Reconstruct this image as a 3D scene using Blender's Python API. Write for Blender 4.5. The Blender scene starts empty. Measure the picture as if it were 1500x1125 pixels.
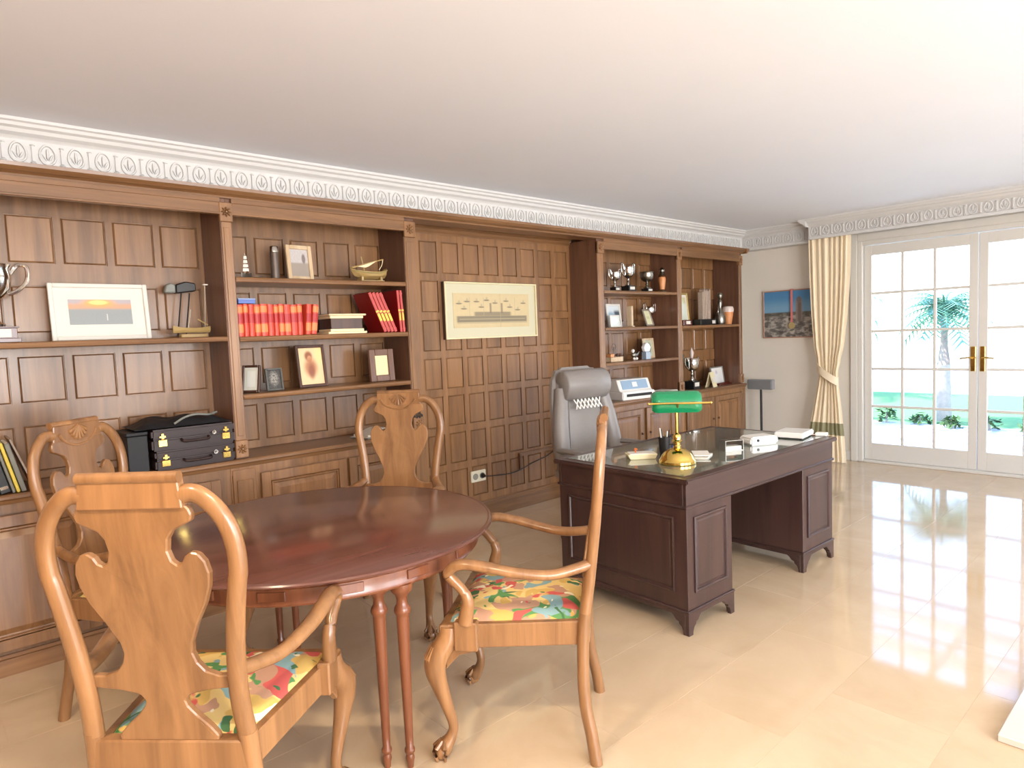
import bpy, bmesh, math, random
from mathutils import Vector, Matrix
PI = math.pi
random.seed(7)
SC = bpy.context.scene
COL = SC.collection

# ------------------------------------------------------------------ camera
f_px = 968.97
yaw, pitch, roll = 0.834933, -0.0714042, -0.0398887
fwd = Vector((math.cos(yaw)*math.cos(pitch), math.sin(yaw)*math.cos(pitch), math.sin(pitch)))
rgt = Vector((math.sin(yaw), -math.cos(yaw), 0))
upv = rgt.cross(fwd)
r2 = math.cos(roll)*rgt + math.sin(roll)*upv
u2 = -math.sin(roll)*rgt + math.cos(roll)*upv
cam_d = bpy.data.cameras.new('camera')
cam_d.sensor_width = 36.0
cam_d.lens = f_px*36.0/1500.0
cam_d.clip_start = 0.05
cam_d.clip_end = 200
cam = bpy.data.objects.new('camera', cam_d)
COL.objects.link(cam)
cam.matrix_world = Matrix(((r2.x, u2.x, -fwd.x, 0), (r2.y, u2.y, -fwd.y, 0), (r2.z, u2.z, -fwd.z, 1.5), (0, 0, 0, 1)))
SC.camera = cam

# ------------------------------------------------------------------ light and exposure
SC.view_settings.view_transform = 'Standard'
SC.view_settings.look = 'None'
SC.view_settings.gamma = 1.0
SC.view_settings.use_curve_mapping = False
SC.view_settings.exposure = 0.85
world = bpy.data.worlds.new('sky')
SC.world = world
world.use_nodes = True
wn = world.node_tree.nodes
wl = world.node_tree.links
bg = wn['Background']
bg.inputs['Strength'].default_value = 3.1
w_tc = wn.new('ShaderNodeTexCoord')
w_sep = wn.new('ShaderNodeSeparateXYZ')
w_ramp = wn.new('ShaderNodeValToRGB')
w_ramp.color_ramp.elements[0].position = 0.0
w_ramp.color_ramp.elements[0].color = (1.0, 1.0, 1.0, 1)
w_ramp.color_ramp.elements[1].position = 0.75
w_ramp.color_ramp.elements[1].color = (0.20, 0.40, 0.95, 1)
w_mid = w_ramp.color_ramp.elements.new(0.20)
w_mid.color = (0.46, 0.68, 1.0, 1)
wl.new(w_tc.outputs['Generated'], w_sep.inputs[0])
wl.new(w_sep.outputs['Z'], w_ramp.inputs[0])
wl.new(w_ramp.outputs[0], bg.inputs['Color'])

sun_d = bpy.data.lights.new('sun', 'SUN')
sun_d.energy = 6.0
sun_d.angle = 0.02
sun_d.color = (1.0, 0.97, 0.92)
sun = bpy.data.objects.new('sun', sun_d)
COL.objects.link(sun)
sun.rotation_euler = Vector((0.45, -0.5, -1.0)).to_track_quat('-Z', 'Y').to_euler()


def area(name, loc, target, sx, sy, energy=0, color=(1, 1, 1), portal=False):
    d = bpy.data.lights.new(name, 'AREA')
    d.shape = 'RECTANGLE'
    d.size, d.size_y = sx, sy
    d.energy = energy
    d.color = color
    if portal:
        d.cycles.is_portal = True
    o = bpy.data.objects.new(name, d)
    COL.objects.link(o)
    o.location = loc
    o.rotation_euler = (Vector(target) - Vector(loc)).to_track_quat('-Z', 'Z').to_euler()
    return o


XW = 7.545          # window wall
YA = 4.25           # bookcase wall
YB = -3.4           # wall behind the camera
XL = -1.5           # wall left of the camera
ZC = 2.625          # ceiling
area('daylight_portal_door', (XW+0.12, 1.69, 1.2), (0, 1.69, 1.2), 2.1, 2.4, portal=True)
# added fill lamps set in the three unseen windows behind the camera
WE = {0.3: 125, 2.9: 52, 5.5: 20}
for wx in (0.3, 2.9, 5.5):
    area('added_window_fill', (wx, YB-0.02, 1.35), (wx, 0, 1.2), 1.9, 1.9, energy=WE[wx], color=(1.0, 0.985, 0.96))

# ------------------------------------------------------------------ mesh helpers
def cr(pts, n=6):
    """Catmull-Rom through points (tuples of any length)."""
    P = [tuple(p) for p in pts]
    P = [P[0]] + P + [P[-1]]
    out = []
    for i in range(1, len(P)-2):
        for k in range(n):
            t = k/n
            a, b, c, d = P[i-1], P[i], P[i+1], P[i+2]
            out.append(tuple(0.5*((2*b[j]) + (-a[j]+c[j])*t + (2*a[j]-5*b[j]+4*c[j]-d[j])*t*t + (-a[j]+3*b[j]-3*c[j]+d[j])*t**3) for j in range(len(b))))
    out.append(P[-2])
    return out


class MB:
    def __init__(s):
        s.v = []
        s.f = []

    def box(s, x0, x1, y0, y1, z0, z1):
        b = len(s.v)
        s.v += [(x0, y0, z0), (x1, y0, z0), (x1, y1, z0), (x0, y1, z0), (x0, y0, z1), (x1, y0, z1), (x1, y1, z1), (x0, y1, z1)]
        s.f += [tuple(b+i for i in q) for q in ((0, 3, 2, 1), (4, 5, 6, 7), (0, 1, 5, 4), (1, 2, 6, 5), (2, 3, 7, 6), (3, 0, 4, 7))]
        return s

    def prism(s, poly, axis, d0, d1):
        b = len(s.v)
        n = len(poly)
        def P(a, c, d):
            return {'x': (d, a, c), 'y': (a, d, c), 'z': (a, c, d)}[axis]
        s.v += [P(a, c, d0) for a, c in poly] + [P(a, c, d1) for a, c in poly]
        s.f.append(tuple(range(b+n-1, b-1, -1)))
        s.f.append(tuple(range(b+n, b+2*n)))
        for i in range(n):
            j = (i+1) % n
            s.f.append((b+i, b+j, b+n+j, b+n+i))
        return s

    def rings(s, rings, closed=False, cap=True):
        b = len(s.v)
        n = len(rings[0])
        for r in rings:
            s.v += [tuple(p) for p in r]
        m = len(rings)
        for i in range(m if closed else m-1):
            i2 = (i+1) % m
            for j in range(n):
                k = (j+1) % n
                s.f.append((b+i*n+j, b+i*n+k, b+i2*n+k, b+i2*n+j))
        if cap and not closed:
            s.f.append(tuple(b+j for j in range(n-1, -1, -1)))
            s.f.append(tuple(b+(m-1)*n+j for j in range(n)))
        return s

    def lathe(s, prof, n=16, at=(0, 0, 0), sx=1.0, sy=1.0):
        R = []
        for r, z in prof:
            r = max(r, 0.0004)
            R.append([(at[0]+r*sx*math.cos(2*PI*k/n), at[1]+r*sy*math.sin(2*PI*k/n), at[2]+z) for k in range(n)])
        return s.rings(R)

    def tube(s, path, rad, n=8, ref=(0, 0, 1), closed=False):
        """path: points; rad: number, list, or list of (a, b) half-axes (a across ref x tangent, b along ref side)."""
        pts = [Vector(p[:3]) for p in path]
        m = len(pts)
        R = []
        for i in range(m):
            if closed:
                t = pts[(i+1) % m]-pts[i-1]
            else:
                t = pts[min(i+1, m-1)]-pts[max(i-1, 0)]
            t.normalize()
            u = Vector(ref)
            a = t.cross(u)
            if a.length < 1e-3:
                a = t.cross(Vector((0.3, 1, 0.1)))
            a.normalize()
            b = a.cross(t).normalized()
            r = rad[i] if isinstance(rad, (list, tuple)) and not (len(rad) == 2 and m != 2 and not isinstance(rad[0], (list, tuple))) else rad
            ra, rb = r if isinstance(r, (list, tuple)) else (r, r)
            R.append([pts[i]+a*(ra*math.cos(2*PI*k/n))+b*(rb*math.sin(2*PI*k/n)) for k in range(n)])
        return s.rings(R, closed=closed)

    def ball(s, c, r, sc=(1, 1, 1), n=12, m=7):
        R = []
        for i in range(m+1):
            a = -PI/2+PI*i/m
            rr = max(r*math.cos(a), r*0.01)
            R.append([(c[0]+rr*sc[0]*math.cos(2*PI*k/n), c[1]+rr*sc[1]*math.sin(2*PI*k/n), c[2]+r*sc[2]*math.sin(a)) for k in range(n)])
        return s.rings(R)

    def grid(s, fn, nu, nv):
        b = len(s.v)
        for i in range(nu+1):
            for j in range(nv+1):
                s.v.append(tuple(fn(i/nu, j/nv)))
        for i in range(nu):
            for j in range(nv):
                q = b+i*(nv+1)+j
                s.f.append((q, q+nv+1, q+nv+2, q+1))
        return s

    def xf(s, fn, start=0):
        for i in range(start, len(s.v)):
            s.v[i] = tuple(fn(*s.v[i]))
        return s

    def rot(s, ang, axis='Z', c=(0, 0, 0), start=0):
        M = Matrix.Rotation(ang, 3, axis)
        cc = Vector(c)
        return s.xf(lambda x, y, z: M @ (Vector((x, y, z))-cc)+cc, start)

    def mesh(s, name, bev=0, seg=1, smooth=False, solid=0):
        me = bpy.data.meshes.new(name)
        me.from_pydata(s.v, [], s.f)
        bm = bmesh.new()
        bm.from_mesh(me)
        if bev:
            es = [e for e in bm.edges if len(e.link_faces) == 2 and e.calc_face_angle(0) > 0.5]
            bmesh.ops.bevel(bm, geom=es, offset=bev, segments=seg, affect='EDGES', clamp_overlap=True)
        if solid:
            bmesh.ops.solidify(bm, geom=bm.faces[:], thickness=solid)
        bmesh.ops.recalc_face_normals(bm, faces=bm.faces)
        bm.to_mesh(me)
        bm.free()
        if smooth:
            for p in me.polygons:
                p.use_smooth = True
            if hasattr(me, 'set_sharp_from_angle'):
                me.set_sharp_from_angle(angle=math.radians(smooth if smooth > 1 else 42))
        me.update()
        return me

    def obj(s, name, mat, parent=None, bev=0, seg=1, smooth=False, solid=0, loc=None, rz=None):
        me = s.mesh(name, bev, seg, smooth, solid)
        return mobj(name, me, mat, parent, loc, rz)


def mobj(name, me, mat, parent=None, loc=None, rz=None):
    if mat is not None and not me.materials:
        me.materials.append(mat)
    o = bpy.data.objects.new(name, me)
    COL.objects.link(o)
    if parent:
        o.parent = parent
    if loc is not None:
        o.location = loc
    if rz is not None:
        o.rotation_euler = (0, 0, rz)
    return o


def tag(o, label, cat, group=None):
    o['label'] = label
    o['category'] = cat
    if group:
        o['group'] = group
    return o


def thing(name, label, cat, loc=(0, 0, 0), rz=0, group=None):
    o = bpy.data.objects.new(name, None)
    o.empty_display_size = 0.1
    COL.objects.link(o)
    o.location = loc
    o.rotation_euler = (0, 0, rz)
    return tag(o, label, cat, group)


def struct(o, label=None):
    o['kind'] = 'structure'
    if label:
        o['label'] = label
    return o


def copy_tree(o, parent=None):
    c = o.copy()
    COL.objects.link(c)
    c.parent = parent
    for ch in list(o.children):
        copy_tree(ch, c)
    return c


def B(x0, x1, y0, y1, z0, z1):
    return MB().box(x0, x1, y0, y1, z0, z1)


# ------------------------------------------------------------------ materials
def newmat(name):
    m = bpy.data.materials.new(name)
    m.use_nodes = True
    nt = m.node_tree
    return m, nt, nt.nodes['Principled BSDF']


def lin(c):
    return tuple(((x/12.92) if x <= 0.04045 else ((x+0.055)/1.055)**2.4) for x in (v/255.0 for v in c)) + (1,)


def plain(name, rgb, rough=0.5, metal=0.0, var=0.08, scale=20.0, bump=0.0, coat=0.0, spec=None, emit=None, trans=0.0):
    m, nt, b = newmat(name)
    c = lin(rgb)
    tc = nt.nodes.new('ShaderNodeTexCoord')
    no = nt.nodes.new('ShaderNodeTexNoise')
    no.inputs['Scale'].default_value = scale
    no.inputs['Detail'].default_value = 3
    nt.links.new(tc.outputs['Object'], no.inputs['Vector'])
    mx = nt.nodes.new('ShaderNodeMix')
    mx.data_type = 'RGBA'
    mx.inputs['A'].default_value = tuple(v*(1-var) for v in c[:3])+(1,)
    mx.inputs['B'].default_value = tuple(min(1, v*(1+var)) for v in c[:3])+(1,)
    nt.links.new(no.outputs['Fac'], mx.inputs['Factor'])
    nt.links.new(mx.outputs['Result'], b.inputs['Base Color'])
    b.inputs['Roughness'].default_value = rough
    b.inputs['Metallic'].default_value = metal
    b.inputs['Coat Weight'].default_value = coat
    b.inputs['Coat Roughness'].default_value = 0.08
    if spec is not None:
        b.inputs['Specular IOR Level'].default_value = spec
    if trans:
        b.inputs['Transmission Weight'].default_value = trans
    if bump:
        bp = nt.nodes.new('ShaderNodeBump')
        bp.inputs['Strength'].default_value = bump
        bp.inputs['Distance'].default_value = 0.004
        nt.links.new(no.outputs['Fac'], bp.inputs['Height'])
        nt.links.new(bp.outputs['Normal'], b.inputs['Normal'])
    if emit:
        b.inputs['Emission Color'].default_value = lin(emit[0])
        b.inputs['Emission Strength'].default_value = emit[1]
    return m


def wood(name, dark, light, axis='z', rough=0.38, scale=1.0, coat=0.15, bump=0.08, spec=0.5):
    m, nt, b = newmat(name)
    N, L = nt.nodes, nt.links
    tc = N.new('ShaderNodeTexCoord')
    oi = N.new('ShaderNodeObjectInfo')
    add = N.new('ShaderNodeVectorMath')
    add.operation = 'MULTIPLY_ADD'
    cx = N.new('ShaderNodeCombineXYZ')
    for i in range(3):
        L.new(oi.outputs['Random'], cx.inputs[i])
    L.new(cx.outputs[0], add.inputs[0])
    add.inputs[1].default_value = (3.1, 5.3, 7.7)
    L.new(tc.outputs['Object'], add.inputs[2])
    mp = N.new('ShaderNodeMapping')
    s = {'x': (1.2, 18, 18), 'y': (18, 1.2, 18), 'z': (18, 18, 1.2)}[axis]
    mp.inputs['Scale'].default_value = tuple(v*scale for v in s)
    L.new(add.outputs[0], mp.inputs['Vector'])
    n1 = N.new('ShaderNodeTexNoise')
    n1.inputs['Scale'].default_value = 1.0
    n1.inputs['Detail'].default_value = 6
    n1.inputs['Roughness'].default_value = 0.62
    n1.inputs['Distortion'].default_value = 0.6
    L.new(mp.outputs[0], n1.inputs['Vector'])
    rp = N.new('ShaderNodeValToRGB')
    rp.color_ramp.elements[0].position = 0.3
    rp.color_ramp.elements[0].color = lin(dark)
    rp.color_ramp.elements[1].position = 0.72
    rp.color_ramp.elements[1].color = lin(light)
    L.new(n1.outputs['Fac'], rp.inputs[0])
    hs = N.new('ShaderNodeHueSaturation')
    mr = N.new('ShaderNodeMapRange')
    mr.inputs['To Min'].default_value = 0.88
    mr.inputs['To Max'].default_value = 1.12
    L.new(oi.outputs['Random'], mr.inputs['Value'])
    L.new(mr.outputs[0], hs.inputs['Value'])
    L.new(rp.outputs[0], hs.inputs['Color'])
    L.new(hs.outputs[0], b.inputs['Base Color'])
    b.inputs['Roughness'].default_value = rough
    b.inputs['Coat Weight'].default_value = coat
    b.inputs['Coat Roughness'].default_value = 0.15
    b.inputs['Specular IOR Level'].default_value = spec
    bp = N.new('ShaderNodeBump')
    bp.inputs['Strength'].default_value = bump
    bp.inputs['Distance'].default_value = 0.002
    L.new(n1.outputs['Fac'], bp.inputs['Height'])
    L.new(bp.outputs['Normal'], b.inputs['Normal'])
    return m


W = {}
W['oak'] = wood('oak_panel', (110, 77, 48), (154, 112, 73), 'z', 0.36, 1.0, 0.25)
W['oakx'] = wood('oak_rail', (108, 75, 47), (150, 109, 71), 'x', 0.36, 1.0, 0.25)
W['oakdark'] = wood('oak_shadow_side', (92, 62, 46), (126, 88, 66), 'z', 0.45)  # darker oak copy; shade of the bookcase sides put into its colour
W['chair'] = wood('honey_walnut', (118, 82, 52), (166, 121, 79), 'z', 0.3, 0.9, 0.3)
W['table'] = wood('mahogany_top', (84, 50, 42), (108, 68, 58), 'x', 0.2, 0.5, 0.4, 0.02)
W['tableleg'] = wood('mahogany_leg', (104, 58, 36), (142, 86, 56), 'z', 0.28, 1.0, 0.3)
W['desk'] = wood('dark_mahogany', (52, 35, 34), (76, 53, 48), 'x', 0.33, 0.6, 0.2, 0.03)
W['deskz'] = wood('dark_mahogany_upright', (52, 35, 34), (76, 53, 48), 'z', 0.33, 0.6, 0.2, 0.03)
W['boat'] = wood('pale_boat_wood', (150, 122, 72), (196, 168, 112), 'x', 0.5)
W['light'] = wood('light_frame_wood', (190, 162, 126), (222, 200, 168), 'z', 0.45)
W['darkframe'] = wood('dark_frame_wood', (62, 40, 30), (92, 60, 44), 'z', 0.4)
W['base'] = wood('trophy_base_wood', (64, 20, 18), (98, 36, 28), 'x', 0.25)

MT = {}
MT['white'] = plain('white_paint', (220, 217, 210), 0.35, var=0.015)
MT['cornice'] = plain('white_plaster_cornice', (214, 213, 211), 0.5, var=0.02)
MT['wall'] = plain('cream_wall_paint', (234, 228, 217), 0.6, var=0.02, scale=3, bump=0.03)
MT['ceiling'] = plain('ceiling_paint', (236, 240, 247), 0.75, var=0.02, scale=2, bump=0.06)
MT['silver'] = plain('polished_silver', (226, 224, 220), 0.12, 1.0, var=0.03)
MT['pewter'] = plain('pewter', (150, 148, 140), 0.3, 1.0)
MT['brass'] = plain('polished_brass', (236, 202, 112), 0.14, 1.0, var=0.04)
MT['gold'] = plain('gold_print', (226, 176, 84), 0.3, 0.8)
MT['black'] = plain('black_plastic', (26, 25, 26), 0.4)
MT['dark'] = plain('dark_metal', (48, 46, 46), 0.4, 0.5)
MT['white_plastic'] = plain('white_plastic', (238, 236, 230), 0.3, var=0.01)
MT['paper'] = plain('paper', (226, 222, 212), 0.7, var=0.02)
MT['cream'] = plain('cream_card', (232, 220, 180), 0.6, var=0.04)
MT['leather_grey'] = plain('grey_leather', (138, 132, 128), 0.38, var=0.06, scale=60, bump=0.12)
MT['leather_brown'] = plain('dark_brown_leather', (42, 24, 22), 0.5, var=0.12, scale=50, bump=0.12)
MT['cloth_black'] = plain('black_nylon', (24, 24, 28), 0.6, var=0.2, scale=40, bump=0.2)
MT['grey_speaker'] = plain('grey_speaker_cloth', (126, 128, 130), 0.6)
MT['glass_green'] = plain('green_lamp_glass', (10, 132, 84), 0.12, var=0.08, coat=0.6)
MT['blue'] = plain('blue_box', (96, 120, 190), 0.5)
MT['orange'] = plain('orange_card', (206, 104, 40), 0.5)
MT['yellow'] = plain('yellow_card', (226, 204, 84), 0.5)
MT['greybook'] = plain('grey_board', (128, 130, 124), 0.5)
MT['blackbook'] = plain('black_binder', (34, 36, 40), 0.4, var=0.1)
MT['red'] = plain('orange_red_leather', (202, 70, 48), 0.38, var=0.1, scale=30)
MT['redlabel'] = plain('crimson_label', (176, 34, 36), 0.4)
MT['redgold'] = plain('faded_gold_band', (226, 130, 70), 0.4)
MT['deepred'] = plain('deep_red_cloth', (138, 14, 18), 0.45, var=0.08)
MT['spine'] = plain('pink_red_spine', (188, 74, 70), 0.4)
MT['terra'] = plain('terracotta_glaze', (222, 150, 96), 0.35, var=0.15)
MT['bluewhite'] = plain('pale_porcelain', (222, 206, 200), 0.3, var=0.06)
MT['stone'] = plain('pale_rough_stone', (178, 160, 146), 0.8, var=0.2, scale=60, bump=0.5)
MT['curtain'] = plain('cream_curtain', (242, 226, 196), 0.75, var=0.04, scale=8)
MT['olive'] = plain('olive_band', (150, 146, 112), 0.75, var=0.04)
MT['crystal'] = plain('clear_crystal', (236, 242, 246), 0.05, var=0.01, trans=0.85)
MT['greenglass'] = plain('green_tinted_glass', (120, 150, 140), 0.08, var=0.03, trans=0.6)
MT['socket'] = plain('socket_plastic', (240, 236, 214), 0.35, var=0.01)
MT['sock_hole'] = plain('socket_hole', (150, 150, 140), 0.5)
MT['screen'] = plain('printer_panel', (150, 176, 200), 0.3)
MT['terrace'] = plain('terrace_paving', (224, 224, 226), 0.7, var=0.04, scale=4)
MT['grass'] = plain('lawn_grass', (104, 150, 84), 0.9, var=0.25, scale=30, bump=0.4)
MT['leaf'] = plain('shrub_leaf', (74, 104, 56), 0.6, var=0.3, scale=12)
MT['palm'] = plain('palm_leaf', (110, 160, 132), 0.5, var=0.2, scale=6)
MT['trunk'] = plain('palm_trunk', (186, 172, 158), 0.9, var=0.25, scale=20, bump=0.4)
MT['pinkribbon'] = plain('pink_ribbon', (222, 130, 126), 0.6)
MT['grout'] = plain('floor_grout', (208, 184, 152), 0.6)

# window glass: mostly clear, mirrors a little at grazing angles
m, nt, b = newmat('window_glass')
nt.nodes.remove(b)
tr = nt.nodes.new('ShaderNodeBsdfTransparent')
gl = nt.nodes.new('ShaderNodeBsdfGlossy')
gl.inputs['Roughness'].default_value = 0.02
fr = nt.nodes.new('ShaderNodeFresnel')
fr.inputs['IOR'].default_value = 1.35
ms = nt.nodes.new('ShaderNodeMixShader')
nt.links.new(fr.outputs[0], ms.inputs[0])
nt.links.new(tr.outputs[0], ms.inputs[1])
nt.links.new(gl.outputs[0], ms.inputs[2])
nt.links.new(ms.outputs[0], nt.nodes['Material Output'].inputs[0])
MT['glass'] = m


def floor_mat():
    m, nt, b = newmat('polished_cream_marble')
    N, L = nt.nodes, nt.links
    tc = N.new('ShaderNodeTexCoord')
    oi = N.new('ShaderNodeObjectInfo')
    ge = N.new('ShaderNodeNewGeometry')
    n1 = N.new('ShaderNodeTexNoise')
    n1.inputs['Scale'].default_value = 1.6
    n1.inputs['Detail'].default_value = 8
    n1.inputs['Roughness'].default_value = 0.6
    n1.inputs['Distortion'].default_value = 1.2
    n1.noise_dimensions = '4D'
    L.new(ge.outputs['Position'], n1.inputs['Vector'])
    L.new(oi.outputs['Random'], n1.inputs['W'])
    rp = N.new('ShaderNodeValToRGB')
    rp.color_ramp.elements[0].position = 0.3
    rp.color_ramp.elements[0].color = lin((200, 174, 142))
    rp.color_ramp.elements[1].position = 0.75
    rp.color_ramp.elements[1].color = lin((217, 194, 163))
    L.new(n1.outputs['Fac'], rp.inputs[0])
    L.new(rp.outputs[0], b.inputs['Base Color'])
    b.inputs['Roughness'].default_value = 0.06
    b.inputs['Specular IOR Level'].default_value = 0.7
    return m


MT['floor'] = floor_mat()


def needlepoint():
    """Seat covers: golden ground, green, red and blue motifs with pale outlines."""
    m, nt, b = newmat('floral_needlepoint')
    N, L = nt.nodes, nt.links
    tc = N.new('ShaderNodeTexCoord')
    col = None
    prev = lin((232, 200, 128))
    specs = [((216, 176, 96), 7, 0.55, 0.0), ((196, 150, 120), 9, 0.62, 2.0), ((92, 146, 84), 9, 0.66, 4.0), ((206, 92, 84), 8, 0.67, 7.5), ((136, 170, 172), 8.5, 0.68, 11.0), ((70, 112, 70), 13, 0.70, 15.0), ((240, 228, 196), 14, 0.71, 21.0)]
    last = None
    for rgb, sc, th, w in specs:
        n = N.new('ShaderNodeTexNoise')
        n.noise_dimensions = '4D'
        n.inputs['Scale'].default_value = sc
        n.inputs['Detail'].default_value = 1.5
        n.inputs['Distortion'].default_value = 0.9
        n.inputs['W'].default_value = w
        L.new(tc.outputs['Object'], n.inputs['Vector'])
        r = N.new('ShaderNodeValToRGB')
        r.color_ramp.elements[0].position = th-0.015-0.06
        r.color_ramp.elements[1].position = th-0.06
        L.new(n.outputs['Fac'], r.inputs[0])
        mx = N.new('ShaderNodeMix')
        mx.data_type = 'RGBA'
        mx.inputs['B'].default_value = lin(rgb)
        L.new(r.outputs[0], mx.inputs['Factor'])
        if last is None:
            mx.inputs['A'].default_value = prev
        else:
            L.new(last.outputs['Result'], mx.inputs['A'])
        last = mx
    L.new(last.outputs['Result'], b.inputs['Base Color'])
    b.inputs['Roughness'].default_value = 0.85
    ws = N.new('ShaderNodeTexNoise')
    ws.inputs['Scale'].default_value = 260
    L.new(tc.outputs['Object'], ws.inputs['Vector'])
    bp = N.new('ShaderNodeBump')
    bp.inputs['Strength'].default_value = 0.3
    bp.inputs['Distance'].default_value = 0.001
    L.new(ws.outputs['Fac'], bp.inputs['Height'])
    L.new(bp.outputs['Normal'], b.inputs['Normal'])
    return m


MT['seat'] = needlepoint()


class Paint:
    """Small helper to compose flat pictures (prints, photos) procedurally from generated coordinates."""
    def __init__(s, name, base, u='X', v='Z', rough=0.35):
        s.m, s.nt, s.b = newmat(name)
        s.N, s.L = s.nt.nodes, s.nt.links
        tc = s.N.new('ShaderNodeTexCoord')
        sp = s.N.new('ShaderNodeSeparateXYZ')
        s.L.new(tc.outputs['Generated'], sp.inputs[0])
        s.u, s.v = sp.outputs[u], sp.outputs[v]
        s.vec = tc.outputs['Generated']
        rgb = s.N.new('ShaderNodeRGB')
        rgb.outputs[0].default_value = lin(base)
        s.c = rgb.outputs[0]
        s.b.inputs['Roughness'].default_value = rough

    def math(s, op, a, c=0.0):
        n = s.N.new('ShaderNodeMath')
        n.operation = op
        for i, q in enumerate((a, c)):
            if isinstance(q, (int, float)):
                n.inputs[i].default_value = q
            else:
                s.L.new(q, n.inputs[i])
        return n.outputs[0]

    def over(s, mask, rgb):
        mx = s.N.new('ShaderNodeMix')
        mx.data_type = 'RGBA'
        s.L.new(mask, mx.inputs['Factor'])
        s.L.new(s.c, mx.inputs['A'])
        mx.inputs['B'].default_value = lin(rgb)
        s.c = mx.outputs['Result']
        return s

    def step(s, x, e0, e1):
        n = s.N.new('ShaderNodeMapRange')
        n.interpolation_type = 'SMOOTHSTEP'
        n.inputs['From Min'].default_value = min(e0, e1)
        n.inputs['From Max'].default_value = max(e0, e1)
        if e0 > e1:
            n.inputs['To Min'].default_value = 1
            n.inputs['To Max'].default_value = 0
        s.L.new(x, n.inputs['Value'])
        return n.outputs[0]

    def rect(s, u0, u1, v0, v1, rgb, soft=0.01, amount=1.0):
        k = s.math('MULTIPLY', s.math('MULTIPLY', s.step(s.u, u0-soft, u0+soft), s.step(s.u, u1+soft, u1-soft)), s.math('MULTIPLY', s.step(s.v, v0-soft, v0+soft), s.step(s.v, v1+soft, v1-soft)))
        return s.over(s.math('MULTIPLY', k, amount), rgb)

    def disc(s, u, v, ru, rv, rgb, soft=0.2, amount=1.0):
        a = s.math('DIVIDE', s.math('SUBTRACT', s.u, u), ru)
        c = s.math('DIVIDE', s.math('SUBTRACT', s.v, v), rv)
        d = s.math('SQRT', s.math('ADD', s.math('MULTIPLY', a, a), s.math('MULTIPLY', c, c)))
        return s.over(s.math('MULTIPLY', s.step(d, 1+soft, 1-soft), amount), rgb)

    def noise(s, scale, rgb, amount=0.5, lo=0.45, hi=0.6, sq=(1, 1, 1)):
        mp = s.N.new('ShaderNodeMapping')
        mp.inputs['Scale'].default_value = sq
        s.L.new(s.vec, mp.inputs['Vector'])
        n = s.N.new('ShaderNodeTexNoise')
        n.inputs['Scale'].default_value = scale
        n.inputs['Detail'].default_value = 4
        s.L.new(mp.outputs[0], n.inputs['Vector'])
        return s.math('MULTIPLY', s.step(n.outputs['Fac'], lo, hi), amount)

    def done(s):
        s.L.new(s.c, s.b.inputs['Base Color'])
        return s.m

# ================================================================== THE SETTING
# floor: polished marble tiles in running rows over a grout bed
fl = struct(B(XL, XW+0.2, YB, YA+0.2, -0.12, -0.0012).obj('floor', MT['grout']))
B(XL, XW, YB, -1.001, -0.0012, 0.0).obj('far_slab', MT['floor'], fl)
TL, TW = 0.834, 0.417
tile_me = B(0, TL-0.0008, 0, TW-0.0008, -0.006, 0.0).mesh('tile', bev=0.0004)
row = 0
y = -1.0
while y < YA:
    x = XL - (TL/2 if row % 2 else 0)
    while x < XW:
        if not (x > 5.0 and y < -0.8) and x > -1.2 - TL:
            mobj('tile', tile_me, MT['floor'], fl, (x, y, 0))
        x += TL
    y += TW
    row += 1

struct(B(XL-0.2, XW+0.2, YB-0.2, YA+0.2, ZC, ZC+0.2).obj('ceiling', MT['ceiling']))
struct(B(XL-0.2, XW+0.2, YA, YA+0.2, 0, ZC).obj('wall_back', MT['wall']))
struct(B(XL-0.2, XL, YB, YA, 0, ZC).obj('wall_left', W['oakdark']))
# wall behind the camera; its three unseen window openings are added for light
mb = MB()
edges = [XL-0.2]
for wx in (0.3, 2.9, 5.5):
    edges += [wx-1.0, wx+1.0]
edges.append(XW+0.2)
for i in range(0, len(edges), 2):
    mb.box(edges[i], edges[i+1], YB-0.2, YB, 0, ZC)
for wx in (0.3, 2.9, 5.5):
    mb.box(wx-1.0, wx+1.0, YB-0.2, YB, 0, 0.38)
    mb.box(wx-1.0, wx+1.0, YB-0.2, YB, 2.32, ZC)
struct(mb.obj('wall_front', MT['wall']))
# window wall with the door opening
D0, D1, DH = 0.615, 2.765, 2.36
mb = MB()
mb.box(XW, XW+0.2, D1, YA, 0, ZC)
mb.box(XW, XW+0.2, YB, D0, 0, ZC)
mb.box(XW, XW+0.2, D0, D1, DH, ZC)
struct(mb.obj('wall_right', MT['wall']))
for i, (a, c) in enumerate(((D1+0.075, 3.93), (YB, D0-0.075))):
    struct(B(XW-0.018, XW, a, c, 0, 0.11).obj('baseboard_right' if i == 0 else 'baseboard_right_far', MT['white'], bev=0.005))
# door frame
fr_ = MB()
fr_.prism([(XW-0.02, 0), (XW+0.12, 0), (XW+0.12, DH), (XW-0.02, DH)], 'y', D1-0.05, D1)
fr_.v = []
fr_.f = []
fr_.box(XW-0.02, XW+0.14, D1-0.05, D1, 0, DH)
fr_.box(XW-0.02, XW+0.14, D0, D0+0.05, 0, DH)
fr_.box(XW-0.02, XW+0.14, D0+0.05, D1-0.05, DH-0.05, DH)
struct(fr_.obj('trim_3', MT['white'], bev=0.006))
ar = MB()
ar.box(XW-0.03, XW, D1, D1+0.075, 0, DH+0.075)
ar.box(XW-0.03, XW, D0-0.075, D0, 0, DH+0.075)
ar.box(XW-0.03, XW, D0, D1, DH, DH+0.075)
struct(ar.obj('trim_4', MT['white'], bev=0.008, seg=2))
struct(B(XW-0.02, XW+0.16, D0+0.05, D1-0.05, 0.0, 0.028).obj('trim_5', MT['white'], bev=0.004))

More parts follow.
